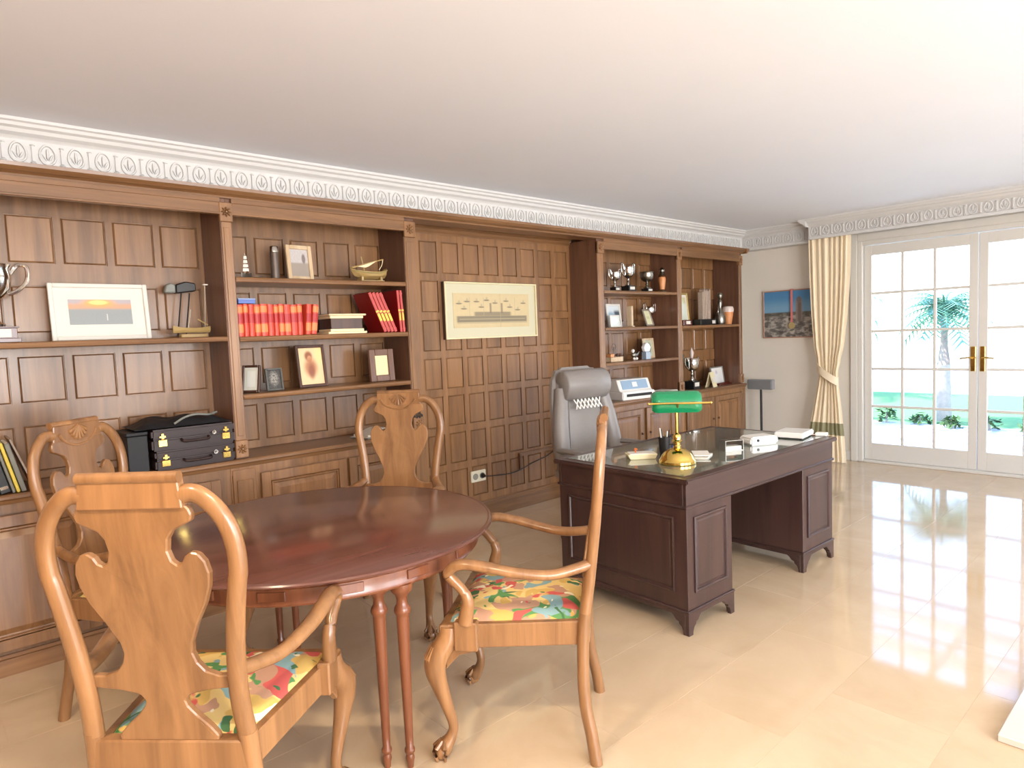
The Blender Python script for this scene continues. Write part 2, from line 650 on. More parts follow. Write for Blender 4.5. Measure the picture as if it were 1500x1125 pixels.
# French door leaves
def door_leaf(n, y0, y1, hand):
    """leaf spans y0..y1 (y0 < y1); hand: +1 handle near y0, -1 near y1."""
    d = bpy.data.objects.new('door_%d' % n, None)
    COL.objects.link(d)
    d.location = (XW+0.04, (y0+y1)/2, 0.03)
    struct(d, 'white glazed French door leaf with fifteen panes and brass handle')
    w = (y1-y0)/2
    st, topz, botz, H = 0.076, 2.172, 0.178, 2.275
    f = MB()
    f.box(-0.022, 0.022, -w+0.003, -w+st, 0, H)
    f.box(-0.022, 0.022, w-st, w-0.003, 0, H)
    f.box(-0.022, 0.022, -w+st, w-st, 0, botz)
    f.box(-0.022, 0.022, -w+st, w-st, topz, H)
    f.obj('door_frame', MT['white'], d, bev=0.003)
    gy0, gy1 = -w+st, w-st
    cw, ch = (gy1-gy0)/3, (topz-botz)/5
    pm = B(-0.003, 0.003, -cw/2+0.008, cw/2-0.008, -ch/2+0.008, ch/2-0.008).mesh('pane')
    for k in (1, 2):
        B(-0.016, 0.016, gy0+cw*k-0.013, gy0+cw*k+0.013, botz, topz).obj('muntin', MT['white'], d, bev=0.004)
    for k in range(1, 5):
        B(-0.0155, 0.0155, gy0, gy1, botz+ch*k-0.013, botz+ch*k+0.013).obj('muntin', MT['white'], d, bev=0.004)
    for i in range(3):
        for j in range(5):
            mobj('pane', pm, MT['glass'], d, (0, gy0+cw*(i+0.5), botz+ch*(j+0.5)))
    hy = (-w+0.038) if hand > 0 else (w-0.038)
    hp = B(-0.03, -0.022, hy-0.02, hy+0.02, 0.96, 1.2).obj('handle_plate', MT['brass'], d, bev=0.003)
    h = MB()
    h.tube([(-0.03, hy, 1.09), (-0.065, hy, 1.09)], 0.008, 10)
    h.tube(cr([(-0.065, hy, 1.09), (-0.07, hy-0.03*hand*-1, 1.095), (-0.07, hy+0.1*hand, 1.085)], 4), 0.008, 10, (1, 0, 0))
    h.obj('handle', MT['brass'], hp, smooth=True)
    return d

door_leaf(1, 1.690, D1-0.052, 1)
door_leaf(2, D0+0.052, 1.690, -1)

# white plaster cornice on the bookcase wall and the return to the pelmet
YL, YF = 3.905, 3.985
cp = [(YA, ZC), (YL, ZC), (YL, ZC-0.014), (YL+0.012, ZC-0.02), (YL+0.018, ZC-0.034), (YL+0.036, ZC-0.042), (YL+0.044, ZC-0.058), (YF-0.012, ZC-0.07), (YF-0.004, ZC-0.078), (YF, ZC-0.084), (YF, 2.425), (YF-0.012, 2.418), (YF-0.012, 2.396), (YA, 2.396)]
c1 = struct(MB().prism(cp, 'x', XL, 7.36).obj('trim_1', MT['cornice']), 'white plaster cornice with oval lotus relief above the bookcases')
XL2, XF2 = 7.30, 7.38
cp2 = [(XW, ZC)]+[(XL2+(a-YL), z) for a, z in cp[1:-1]]+[(XW, 2.396)]
MBc = MB()
b0 = len(MBc.v)
n = len(cp2)
MBc.prism(cp2, 'y', 3.02, YF+0.02)
c2 = struct(MBc.obj('trim_2', MT['cornice']), 'white plaster cornice on the window wall beside the pelmet')


def ornament_meshes():
    o = MB()   # oval ring, central leaf, dots -- local x along the wall, z up, facing -y
    ring = [(0.033*math.cos(2*PI*k/18)*(1-0.12*math.sin(2*PI*k/18)), 0, 0.046*math.sin(2*PI*k/18)) for k in range(18)]
    o.tube(ring, (0.0056, 0.010), 6, (0, 1, 0), closed=True)
    o.ball((0, 0, 0.004), 0.03, (0.26, 0.45, 1.0), 6, 4)
    for sx in (-1, 1):
        b0 = len(o.v)
        o.ball((0, 0, 0), 0.02, (0.28, 0.5, 1.0), 6, 4)
        o.rot(sx*0.5, 'Y', start=b0)
        o.xf(lambda x, y, z: (x+sx*0.013, y, z-0.012), b0)
    p = MB()   # upright between ovals: little column with a scrolled top and foot
    p.box(-0.0055, 0.0055, -0.012, 0.002, -0.038, 0.034)
    for zz, w in ((0.04, 0.012), (-0.044, 0.014), (0.028, 0.008)):
        p.ball((0, 0, zz), w, (1, 1.0, 0.5), 8, 4)
    return o.mesh('oval_ornament', smooth=True), p.mesh('upright_ornament', smooth=True)


OM, PM = ornament_meshes()
oz = 2.482
x = -0.13-0.119*5
while x < 7.30:
    a = mobj('oval_ornament', OM, MT['cornice'], c1, (x, YF, oz))
    if x+0.0595 < 7.32:
        mobj('upright_ornament', PM, MT['cornice'], c1, (x+0.0595, YF, oz))
    x += 0.1186
yy = 3.92
while yy > 3.28:
    mobj('oval_ornament', OM, MT['cornice'], c2, (XF2, yy, oz), -PI/2)
    mobj('upright_ornament', PM, MT['cornice'], c2, (XF2, yy-0.0595, oz), -PI/2)
    yy -= 0.119
# curtain pelmet box with the same relief
PX = 7.26
pp = [(XW, ZC), (7.165, ZC), (7.165, ZC-0.014), (7.18, ZC-0.022), (7.19, ZC-0.036), (7.21, ZC-0.044), (7.225, ZC-0.06), (PX-0.012, ZC-0.074), (PX, ZC-0.082), (PX, 2.445), (PX-0.012, 2.438), (PX-0.012, 2.412), (PX+0.02, 2.412), (PX+0.02, 2.56), (XW, 2.56)]
P0, P1 = 0.2, 3.16
pel = struct(MB().prism(pp, 'y', P0, P1).obj('trim_6', MT['cornice']), 'white pelmet box with relief frieze over the French doors')
mb = MB().prism([(XW, ZC-0.001), (PX-0.01, ZC-0.001), (PX-0.01, 2.412), (XW, 2.412)], 'y', P1-0.02, P1)
mb.obj('end_board', MT['cornice'], pel)
lp = [(P1, ZC), (P1+0.085, ZC), (P1+0.085, ZC-0.014), (P1+0.07, ZC-0.022), (P1+0.06, ZC-0.036), (P1+0.04, ZC-0.044), (P1+0.025, ZC-0.06), (P1+0.01, ZC-0.074), (P1, ZC-0.082)]
MB().prism(lp, 'x', 7.175, XW).obj('end_moulding', MT['cornice'], pel)
yy = P1-0.06
while yy > P0+0.05:
    mobj('oval_ornament', OM, MT['cornice'], pel, (PX, yy, 2.495), -PI/2)
    if yy-0.0595 > P0+0.04:
        mobj('upright_ornament', PM, MT['cornice'], pel, (PX, yy-0.0595, 2.495), -PI/2)
    yy -= 0.119

# added ceiling lamps, out of view, to warm and brighten the near end
for lx, ly, lw_ in ((0.45, 0.2, 'nearest the round table'), (-0.6, 1.3, 'nearest the left wall')):
    o = thing('added_ceiling_lamp', 'added unseen round white recessed ceiling lamp '+lw_, 'ceiling lamp', (lx, ly, ZC), 0, 'added unseen ceiling lamps')
    MB().lathe([(0.075, 0.0), (0.1, 0.0), (0.102, -0.006), (0.08, -0.012), (0.074, -0.006), (0.075, 0.0)], 28).obj('trim_ring', MT['white'], o, smooth=40)
    MB().lathe([(0, -0.002), (0.074, -0.002), (0.074, -0.004), (0, -0.004)], 28).obj('diffuser', plain('added_lamp_diffuser', (255, 240, 214), 0.5, emit=((255, 226, 180), 6.0)), o)
    d_ = bpy.data.lights.new('added_lamp_light', 'AREA')
    d_.shape = 'DISK'
    d_.size = 0.14
    d_.energy = 24
    d_.color = (1.0, 0.80, 0.56)
    lo = bpy.data.objects.new('added_lamp_light', d_)
    COL.objects.link(lo)
    lo.location = (lx, ly, ZC-0.016)

# ------------------------------------------------------------------ panelled recess between the bookcases
YR = 4.225
UF = 3.88      # front plane of the upper bookcases
rw = struct(B(2.60, 4.62, YR, YA, 0, 2.40).obj('wall_panelled', W['oak']), 'oak panelled wall recess between the two bookcases')
cols = [2.704+0.2105*k for k in range(9)]
rows = [2.258-0.301*k for k in range(7)]
RT = 0.012
fr = MB()
zs = [2.312]
for t in rows:
    zs += [t, t-0.247]
zs.append(0.148)
for i in range(0, len(zs), 2):
    fr.box(2.654, 4.592, YR-RT, YR, zs[i+1] if i+1 < len(zs) else 0.148, zs[i])
for t in rows:
    e = [2.654]
    for c in cols:
        e += [c, c+0.165]
    e.append(4.592)
    for i in range(0, len(e), 2):
        fr.box(e[i], e[i+1], YR-RT, YR, t-0.247, t)
fr.obj('rail_frame', W['oak'], rw)


def panel_mesh(w, h, name='panel', g=0.0045, t=0.014):
    m = MB()
    x, z = w/2-g, h/2-g
    b = 0.007
    m.rings([[(-x, 0, -z), (x, 0, -z), (x, 0, z), (-x, 0, z)], [(-x, -t*0.45, -z), (x, -t*0.45, -z), (x, -t*0.45, z), (-x, -t*0.45, z)], [(-x+b, -t, -z+b), (x-b, -t, -z+b), (x-b, -t, z-b), (-x+b, -t, z-b)]])
    return m.mesh(name)


pme = panel_mesh(0.165, 0.247)
for c in cols:
    for t in rows:
        mobj('panel', pme, W['oak'], rw, (c+0.0825, YR, t-0.1235))
mo = MB().prism([(YR, 2.312), (YR-0.02, 2.312), (YR-0.02, 2.322), (YR-0.03, 2.335), (YR-0.03, 2.35), (YR-0.045, 2.362), (YR-0.045, 2.372), (YR, 2.372)], 'x', 2.654, 4.592)
mo.obj('top_moulding', W['oakx'], rw)
bb = struct(MB().prism([(YR, 0), (YR-0.022, 0), (YR-0.022, 0.118), (YR-0.016, 0.126), (YR-0.016, 0.138), (YR-0.006, 0.15), (YR, 0.15)], 'x', 2.654, 4.592).obj('baseboard_back', W['oakx']))

# continuous wooden cornice along the bookcases
wc = MB()
CPW = [(4.02, 2.340), (3.858, 2.340), (3.858, 2.350), (3.846, 2.357), (3.832, 2.360), (3.815, 2.378), (3.812, 2.395), (4.02, 2.395)]
wc.prism(CPW, 'x', -0.8, 7.15)
wob = struct(wc.obj('trim_7', W['oakx']), 'oak cornice moulding along the top of the bookcases')
# right-hand return of the cornice
rt_ = MB().prism([(7.134, 2.340), (7.156, 2.340), (7.156, 2.350), (7.168, 2.357), (7.182, 2.362), (7.199, 2.378), (7.202, 2.395), (7.134, 2.395)], 'y', 3.812, YA)
rt_.obj('cornice_return', W['oakx'], wob)
B(2.60, 4.62, 3.86, YA, 2.372, 2.394).obj('soffit_board', W['oakx'], wob)

# ------------------------------------------------------------------ bookcases
def rosette():
    r = MB()
    for k in range(8):
        a = 2*PI*k/8
        b0 = len(r.v)
        r.ball((0.019, 0, 0), 0.015, (1.0, 0.75, 0.42), 6, 4)
        r.rot(a, 'Y', start=b0)
    r.ball((0, -0.006, 0), 0.009, (1, 0.9, 1), 8, 4)
    for k in range(4):
        a = PI/4+PI/2*k
        b0 = len(r.v)
        r.ball((0.029, 0, 0), 0.008, (1.0, 0.4, 0.5), 6, 4)
        r.rot(a, 'Y', start=b0)
    return r.mesh('rosette', smooth=True)


ROS = rosette()


def pilaster(parent, x0, x1, ox):
    """front face at y = 0 in the bookcase frame, x relative to the parent origin ox, z relative to 0.86."""
    w = x1-x0
    a, b = x0-ox, x1-ox
    p = MB()
    p.box(a+0.004, b-0.004, -0.004, 0.018, 0.105, 1.351)
    p.box(a+0.016, b-0.016, -0.0075, -0.004, 0.13, 1.32)
    pil = p.obj('pilaster', W['oak'], parent, bev=0.002)
    mid = (a+b)/2
    hw = max(w/2, 0.036)
    sc = min(1.0, hw/0.042)
    for z0, z1 in ((1.351, 1.458), (0.006, 0.105)):
        B(mid-hw, mid+hw, -0.016, 0.018, z0, z1).obj('carved_block', W['oak'], pil, bev=0.003)
        o = mobj('rosette', ROS, W['oak'], pil, (mid, -0.018, (z0+z1)/2))
        o.scale = (sc, 1, sc)
    return pil


def bookcase(label, x0, x1, left_w, right_w, shelves, pcols, pw, prow, ph, pil_left, pil_right, left_side=True):
    """x0..x1 clear opening; pilasters outside."""
    ox = (x0+x1)/2
    o = thing('bookcase', label, 'bookcase', (ox, UF, 0.86), group='oak bookcases along the wall')
    L, R = x0-ox, x1-ox
    yb = 4.215-UF
    bk = B(L-0.01, R+0.01, yb, YA-UF, 0.0, 1.53).obj('back_board', W['oak'], o)
    # rails and stiles
    fr = MB()
    zs = [1.53]
    for t in prow:
        zs += [t-0.86, t-ph-0.86]
    zs.append(0.0)
    for i in range(0, len(zs), 2):
        fr.box(L-0.01, R+0.01, yb-RT, yb, zs[i+1], zs[i])
    for t in prow:
        e = [x0-0.01]
        for c in pcols:
            e += [c, c+pw]
        e.append(x1+0.01)
        for i in range(0, len(e), 2):
            if e[i+1] > e[i]:
                fr.box(e[i]-ox, e[i+1]-ox, yb-RT, yb, t-ph-0.86, t-0.86)
    fr.obj('rail_frame', W['oak'], bk)
    pm = panel_mesh(pw, ph)
    for c in pcols:
        for t in prow:
            mobj('panel', pm, W['oak'], bk, (c+pw/2-ox, yb, t-ph/2-0.86))
    if left_w:
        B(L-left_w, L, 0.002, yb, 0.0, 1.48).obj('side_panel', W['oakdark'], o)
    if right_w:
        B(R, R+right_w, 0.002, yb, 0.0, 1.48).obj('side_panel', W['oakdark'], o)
    for z in shelves:
        s = MB().prism([(0.004, z-0.86-0.03), (yb-RT-0.015, z-0.86-0.03), (yb-RT-0.015, z-0.86), (0.004, z-0.86), (-0.003, z-0.864), (-0.006, z-0.875), (-0.003, z-0.886)], 'x', L+0.001, R-0.001)
        s.obj('shelf', W['oakx'], o)
    fa = MB()
    fa.box(L-0.002, R+0.002, -0.012, 0.02, 1.39, 1.482)
    fa.box(L-0.002, R+0.002, -0.018, -0.012, 1.455, 1.482)
    fa.box(L-0.002, R+0.002, -0.017, -0.012, 1.39, 1.402)
    fa.obj('fascia', W['oakx'], o, bev=0.002)
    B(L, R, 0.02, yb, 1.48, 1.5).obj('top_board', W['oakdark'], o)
    if pil_left:
        pilaster(o, pil_left[0], pil_left[1], ox)
    if pil_right:
        pilaster(o, pil_right[0], pil_right[1], ox)
    return o


bookcase('oak bookcase holding the sunset picture and stacked briefcases', -0.70, 1.347, 0.06, 0.032, [1.567], [-0.55+0.238*k for k in range(8)], 0.204, [2.22, 1.86, 1.5, 1.14], 0.245, None, (1.347, 1.412))
bookcase('oak bookcase holding the red books and model boat', 1.412, 2.563, 0.032, 0.088, [1.905, 1.562, 1.226], [1.422+0.236*k for k in range(5)], 0.19, [2.19, 1.842, 1.497, 1.14], 0.235, None, (2.563, 2.654))
bookcase('oak bookcase with three shelves of silver cups and small frames', 4.677, 5.833, 0.085, 0.04, [1.886, 1.548, 1.224], [4.69+0.236*k for k in range(5)], 0.19, [2.19, 1.842, 1.497, 1.14], 0.235, (4.592, 4.677), (5.833, 5.913))
bookcase('oak bookcase with one shelf holding the orange vase', 5.913, 7.064, 0.04, 0.07, [1.542], [5.93+0.236*k for k in range(5)], 0.19, [2.19, 1.842, 1.497, 1.14], 0.235, None, (7.064, 7.134))

# ------------------------------------------------------------------ base cabinets and worktops
CF = 3.86


def worktop(label, x0, x1):
    t = MB().prism([(3.852, 0.812), (YA, 0.812), (YA, 0.858), (3.842, 0.858), (3.836, 0.85), (3.836, 0.838), (3.846, 0.83)], 'x', x0, x1)
    tag(t.obj('worktop', W['oakx']), label, 'worktop', 'oak worktops')


worktop('oak worktop carrying the briefcases, below the red book shelves', -0.78, 2.66)
worktop('oak worktop carrying the white printer', 4.586, 7.14)


def raised_door(parent, x0, x1, z0, z1, knob=None):
    ox = (x0+x1)/2
    d = MB()
    s = 0.055
    d.box(x0, x0+s, -0.02, 0, z0, z1)
    d.box(x1-s, x1, -0.02, 0, z0, z1)
    d.box(x0+s, x1-s, -0.02, 0, z0, z0+s)
    d.box(x0+s, x1-s, -0.02, 0, z1-s, z1)
    dr = d.obj('door', W['oak'], parent, bev=0.002)
    m = MB()
    a, b, c, e = x0+s, x1-s, z0+s, z1-s
    R = []
    for ins, yy in ((0.0, -0.006), (0.006, -0.02), (0.012, -0.02), (0.016, -0.008), (0.022, -0.006), (0.05, -0.017), (0.06, -0.017)):
        R.append([(a+ins, yy, c+ins), (b-ins, yy, c+ins), (b-ins, yy, e-ins), (a+ins, yy, e-ins)])
    m.rings(R)
    m.obj('raised_panel', W['oak'], dr)
    if knob:
        k = MB().ball((knob, -0.032, (z0+z1)/2+0.08), 0.011, (1, 1, 1), 10, 6)
        k.tube([(knob, -0.02, (z0+z1)/2+0.08), (knob, -0.03, (z0+z1)/2+0.08)], 0.005, 8)
        k.obj('knob', W['darkframe'], dr, smooth=True)
    return dr


def cabinet(label, x0, x1, doors, piers):
    o = thing('cabinet', label, 'cabinet', ((x0+x1)/2, CF, 0), group='oak base cabinets')
    ox = (x0+x1)/2
    bd = MB()
    bd.box(x0-ox, x1-ox, 0.004, YA-CF-0.03, 0.105, 0.812)
    bd.box(x0-ox, x1-ox, -0.006, 0.004, 0.77, 0.812)
    bd.obj('carcass', W['oak'], o)
    pl = MB().prism([(0.005, 0), (YA-CF-0.03, 0), (YA-CF-0.03, 0.105), (-0.012, 0.105), (-0.012, 0.09), (0.0, 0.08), (0.0, 0)], 'x', x0-ox, x1-ox)
    pl.obj('plinth', W['oakx'], o)
    for a, b, kn in doors:
        raised_door(o, a-ox, b-ox, 0.125, 0.762, None if kn is None else kn-ox)
    for a, b in piers:
        p = B(a-ox, b-ox, -0.012, 0.004, 0.105, 0.80).obj('pier', W['oak'], o, bev=0.002)
        B(a-ox+0.018, b-ox-0.018, -0.02, -0.012, 0.16, 0.74).obj('pier_panel', W['oak'], p, bev=0.004)
    return o


cabinet('oak base cabinet beneath the briefcases and leaning binders', -0.75, 1.30, [(-0.68, -0.03, -0.07), (0.0, 0.62, 0.05), (0.66, 1.24, 0.7)], [])
cabinet('oak base cabinet beneath the red book shelves', 1.302, 2.655, [(1.47, 2.02, 1.97), (2.04, 2.50, None)], [(1.31, 1.44), (2.53, 2.65)])
cabinet('oak base cabinet beneath the white printer', 4.59, 5.835, [(4.70, 5.17, 5.13), (5.22, 5.70, 5.26)], [(4.595, 4.68), (5.74, 5.83)])
cabinet('oak base cabinet at the end near the cream wall', 5.837, 7.135, [(5.92, 6.45, 6.41), (6.47, 7.02, 6.51)], [(7.045, 7.13)])

# ================================================================== DINING CHAIRS
def back_s(z):
    """forward offset of the back post / rear leg at height z (chair frame: +y is forward)."""
    K = [(0, 0.0), (0.1, 0.014), (0.19, 0.032), (0.28, 0.038), (0.41, 0.036), (0.5, 0.03), (0.64, 0.007), (0.85, -0.02), (1.05, -0.04), (1.3, -0.066)]
    for (a, u), (b, v) in zip(K, K[1:]):
        if z <= b:
            return u+(v-u)*(z-a)/(b-a)
    return K[-1][1]


def make_chair():
    t = thing('armchair', '', 'chair', group='carved splat-back armchairs around the table')
    wd = W['chair']
    # --- splat with lobes, cross rail wings and shoe
    right = [(0.13, 0.505), (0.132, 0.52), (0.112, 0.543), (0.078, 0.573), (0.057, 0.598), (0.053, 0.613), (0.066, 0.630), (0.115, 0.642), (0.19, 0.650), (0.19, 0.684), (0.15, 0.682), (0.117, 0.694), (0.098, 0.718), (0.090, 0.745), (0.094, 0.775), (0.12, 0.832), (0.148, 0.882), (0.165, 0.928), (0.170, 0.962), (0.164, 0.992), (0.149, 1.013), (0.131, 1.017), (0.115, 1.006), (0.106, 0.990), (0.094, 0.984), (0.081, 0.994), (0.074, 1.020), (0.079, 1.050), (0.093, 1.071), (0.118, 1.083), (0.142, 1.094), (0.147, 1.110), (0.142, 1.125), (0.133, 1.135)]
    sp = MB()
    # strips between successive heights keep the plate thin, closed and gently curved
    poly = [(x, z) for x, z in right]+[(-x, z) for x, z in reversed(right)]
    sp.prism(poly, 'y', -0.011, 0.011)
    sp.xf(lambda x, y, z: (x, y+back_s(z)+0.018*math.exp(-((z-0.70)/0.2)**2)*(1 if z > 0.56 else (z-0.5)/0.06), z))
    sp.obj('splat', wd, t, bev=0.0035)
    # --- crest yoke with rolled top
    zt = back_s(1.17)
    cr_ = MB()
    cr_.prism([(-0.132, 1.128), (0.132, 1.128), (0.124, 1.20), (-0.124, 1.20)], 'y', zt-0.014, zt+0.014)
    crest = cr_.obj('crest', wd, t, bev=0.003)
    rl = MB()
    rl.tube([(-0.126, zt-0.006, 1.203), (0.126, zt-0.006, 1.203)], 0.0145, 14, (0, 1, 0))
    rl.obj('rolled_top', wd, crest, smooth=True)
    sh = MB()
    for k in range(7):
        a = -1.05+2.1*k/6
        b0 = len(sh.v)
        ln = 0.042*(1-0.12*abs(a))
        sh.tube([(0, 0, 0.004), (0, -0.0, ln*0.5), (0, 0, ln)], [0.003, 0.0052, 0.0064], 6)
        sh.ball((0, 0, ln), 0.0066, (1, 1, 0.8), 6, 4)
        sh.rot(a, 'Y', start=b0)
    sh.xf(lambda x, y, z: (x*1.35, zt+0.015+y*1.5, 1.196-z*1.5))
    ar = [(0.105*math.sin(a), zt+0.016, 1.185-0.078*math.cos(a)) for a in [-1.3+2.6*k/12 for k in range(13)]]
    sh.tube(ar, 0.006, 6, (0, 1, 0))
    sh.obj('shell_carving', wd, crest, smooth=True)
    # --- posts continuing into rear legs
    for s in (-1, 1):
        K = [(0.120, 1.158), (0.150, 1.163), (0.178, 1.150), (0.208, 1.118), (0.230, 1.075), (0.241, 1.02), (0.240, 0.965), (0.233, 0.93), (0.219, 0.845), (0.205, 0.73), (0.200, 0.62), (0.205, 0.52)]
        path = [(s*x, back_s(z), z) for x, z in cr(K, 4)]
        n = len(path)
        rad = [(0.0225+0.002*i/n, 0.0165+0.005*i/n) for i in range(n)]
        pm = MB()
        pm.tube(path, rad, 10, (0, 1, 0))
        pm.obj('back_post', wd, t, smooth=50)
        K = [(0.205, 0.53), (0.208, 0.45), (0.214, 0.33), (0.222, 0.2), (0.230, 0.1), (0.240, 0.0)]
        path = [(s*x, back_s(z), z) for x, z in cr(K, 4)]
        lm = MB()
        lm.tube(path, [(0.0248-0.003*i/(len(path)-1), 0.0215+0.001*i/(len(path)-1)) for i in range(len(path))], 10, (0, 1, 0))
        lm.xf(lambda x, y, z: (x, y, max(z, 0)))
        lm.obj('rear_leg', wd, t, smooth=60)
    # --- seat rails
    fy, fx, rx = 0.535, 0.275, 0.205
    ry = back_s(0.46)
    rb = B(-rx, rx, ry-0.02, ry+0.018, 0.418, 0.508).obj('rear_rail', wd, t, bev=0.004)
    fr = MB()
    # serpentine front rail with a drop in the middle
    ptsx = [-fx, -0.2, -0.12, -0.05, 0, 0.05, 0.12, 0.2, fx]
    low = [0.405, 0.408, 0.425, 0.42, 0.40, 0.42, 0.425, 0.408, 0.405]
    fr.prism([(x, l) for x, l in zip(ptsx, low)]+[(fx, 0.497), (-fx, 0.497)], 'y', fy-0.035, fy)
    fr.obj('front_rail', wd, t, bev=0.004)
    for s in (-1, 1):
        m = MB()
        m.prism([(s*rx, ry), (s*(rx+0.0), ry+0.0), (s*fx, fy-0.005), (s*(fx-0.03), fy-0.005), (s*(rx-0.03), ry)][1:], 'z', 0.412, 0.498)
        m.obj('side_rail', wd, t, bev=0.004)
    # --- seat cushion
    def seat_pt(u, v):
        y = ry+0.015+(fy-0.02-ry-0.015)*v
        hw = (rx-0.018)+(fx-rx)*(y-ry)/(fy-ry)
        x = (2*u-1)*hw
        e = min(1, 9*min(u, 1-u))*min(1, 9*min(v, 1-v))
        e = math.sqrt(max(e, 0))
        dome = 0.016*(1-(2*u-1)**2)*(1-(2*v-1)**2)
        return (x, y, 0.492+0.02*e+dome)
    sm = MB().grid(seat_pt, 18, 18)
    o = sm.obj('seat', MT['seat'], t, smooth=80)
    # --- cabriole front legs with ball-and-claw feet
    for s in (-1, 1):
        K = [(0.250, 0.505, 0.490, 0.034), (0.254, 0.512, 0.44, 0.038), (0.268, 0.548, 0.385, 0.042), (0.272, 0.556, 0.34, 0.038), (0.266, 0.545, 0.28, 0.030), (0.254, 0.522, 0.19, 0.0215), (0.246, 0.507, 0.12, 0.0175), (0.250, 0.516, 0.08, 0.020), (0.258, 0.535, 0.05, 0.027), (0.26, 0.54, 0.028, 0.024)]
        C = cr(K, 4)
        lg = MB()
        lg.tube([(s*p[0], p[1], p[2]) for p in C], [p[3] for p in C], 12, (0, 1, 0))
        leg = lg.obj('front_leg', wd, t, smooth=60)
        cv = MB()
        for k in range(5):
            a = (-0.5+0.25*k)
            bx = s*(0.268+0.03*math.cos(0.6)*0.9)
            ang = math.atan2(1.0, s*0.55)+a
            cv.tube([(s*0.262+0.036*math.cos(ang), 0.535+0.036*math.sin(ang), 0.425), (s*0.268+0.043*math.cos(ang), 0.546+0.043*math.sin(ang), 0.385), (s*0.268+0.036*math.cos(ang*0.97), 0.546+0.034*math.sin(ang*0.97), 0.325)], [0.003, 0.006, 0.002], 6)
        cv.obj('knee_carving', wd, leg, smooth=True)
        ft = MB()
        ft.ball((s*0.262, 0.548, 0.028), 0.028, (1, 1, 1), 12, 8)
        for k in range(4):
            a = math.atan2(1.0, s*0.5)+(-1.7+k*1.13)
            ca, sa = math.cos(a), math.sin(a)
            ft.tube([(s*0.258+0.012*ca, 0.538+0.012*sa, 0.07), (s*0.262+0.028*ca, 0.548+0.028*sa, 0.048), (s*0.262+0.032*ca, 0.548+0.032*sa, 0.024), (s*0.262+0.026*ca, 0.548+0.026*sa, 0.006)], [0.008, 0.0085, 0.0075, 0.006], 6)
        ft.xf(lambda x, y, z: (x, y, max(z, 0)))
        ft.obj('claw_foot', wd, leg, smooth=True)
        kb = MB()
        kb.prism([(0.52, 0.415), (0.40, 0.412), (0.43, 0.395), (0.47, 0.385), (0.50, 0.355), (0.52, 0.33)], 'x', s*0.238, s*0.262)
        kb.obj('knee_bracket', wd, leg, bev=0.004)
    # --- arms with scrolled ends and S-shaped supports
    for s in (-1, 1):
        K = [(0.205, 0.0, 0.705), (0.222, 0.05, 0.692), (0.256, 0.14, 0.680), (0.284, 0.25, 0.696), (0.296, 0.34, 0.716), (0.296, 0.42, 0.728), (0.292, 0.468, 0.716), (0.289, 0.489, 0.692), (0.286, 0.482, 0.676), (0.283, 0.458, 0.650), (0.281, 0.434, 0.618), (0.279, 0.425, 0.585), (0.276, 0.432, 0.55), (0.272, 0.440, 0.51)]
        C = cr(K, 5)
        n = len(C)
        rad = []
        for i in range(n):
            u = i/(n-1)
            rad.append((0.021+0.006*math.exp(-((u-0.3)/0.16)**2), 0.0185) if u < 0.5 else (0.019+0.005*max(0, (u-0.75)*4), 0.018+0.010*max(0, (u-0.75)*4)))
        a = MB()
        a.tube([(s*q[0], q[1], q[2]) for q in C], rad, 10, (0.0, 0.55, 1.0))
        arm = a.obj('arm', wd, t, smooth=60)
        B(s*0.262-0.02, s*0.262+0.022, 0.398, 0.482, 0.408, 0.512).obj('arm_block', wd, arm, bev=0.005)
    return t


proto = make_chair()
CH = [((0.401, 1.803), (0.722, 0.692), 'armchair seen from behind, its plain wooden back turned outward'),
      ((0.542, 3.375), (0.63, -0.776), 'armchair with its back to the briefcases, shell crest facing the room'),
      ((2.047, 3.256), (-0.73, -0.68), 'armchair beside the panelled recess, dark keys visible beside its splat'),
      ((1.85, 1.625), (-0.627, 0.78), 'armchair in profile with its back to the desk, needlepoint seat showing')]
for i, ((x, y), (fx, fy), lb) in enumerate(CH):
    o = proto if i == 0 else copy_tree(proto)
    o.location = (x, y, 0)
    o.rotation_euler = (0, 0, math.atan2(fy, fx)-PI/2)
    o['label'] = lb

# ================================================================== ROUND TABLE
tb = thing('dining_table', 'round polished mahogany table on paired slender turned legs', 'table', (1.217, 2.531, 0))
MB().lathe([(0.0, 0.738), (0.655, 0.738), (0.668, 0.742), (0.682, 0.743), (0.690, 0.748), (0.692, 0.753), (0.688, 0.758), (0.680, 0.760), (0.676, 0.7585), (0.672, 0.760), (0.0, 0.760)], 96).obj('table_top', W['table'], tb, smooth=30)
ap = MB().lathe([(0.60, 0.665), (0.628, 0.665), (0.632, 0.672), (0.628, 0.679), (0.628, 0.72), (0.640, 0.732), (0.650, 0.738), (0.60, 0.738)], 96)
apr = ap.obj('apron', W['tableleg'], tb, smooth=30)
for k in range(16):
    a = 2*PI*k/16+0.05
    o = B(-0.045, 0.045, -0.004, 0.004, 0.684, 0.716).obj('apron_panel', W['tableleg'], apr, bev=0.002)
    o.location = (0.629*math.cos(a), 0.629*math.sin(a), 0)
    o.rotation_euler = (0, 0, a+PI/2)
LP = [(0.0, 0.0), (0.011, 0.0), (0.013, 0.02), (0.0165, 0.035), (0.013, 0.05), (0.0185, 0.058), (0.0185, 0.068), (0.0135, 0.076), (0.015, 0.12), (0.0225, 0.545), (0.0235, 0.555), (0.028, 0.562), (0.030, 0.572), (0.026, 0.583), (0.020, 0.592), (0.0185, 0.61), (0.022, 0.625), (0.036, 0.64), (0.04, 0.652), (0.04, 0.668), (0.0, 0.668)]
leg_me = MB().lathe(LP, 16).mesh('leg', smooth=35)
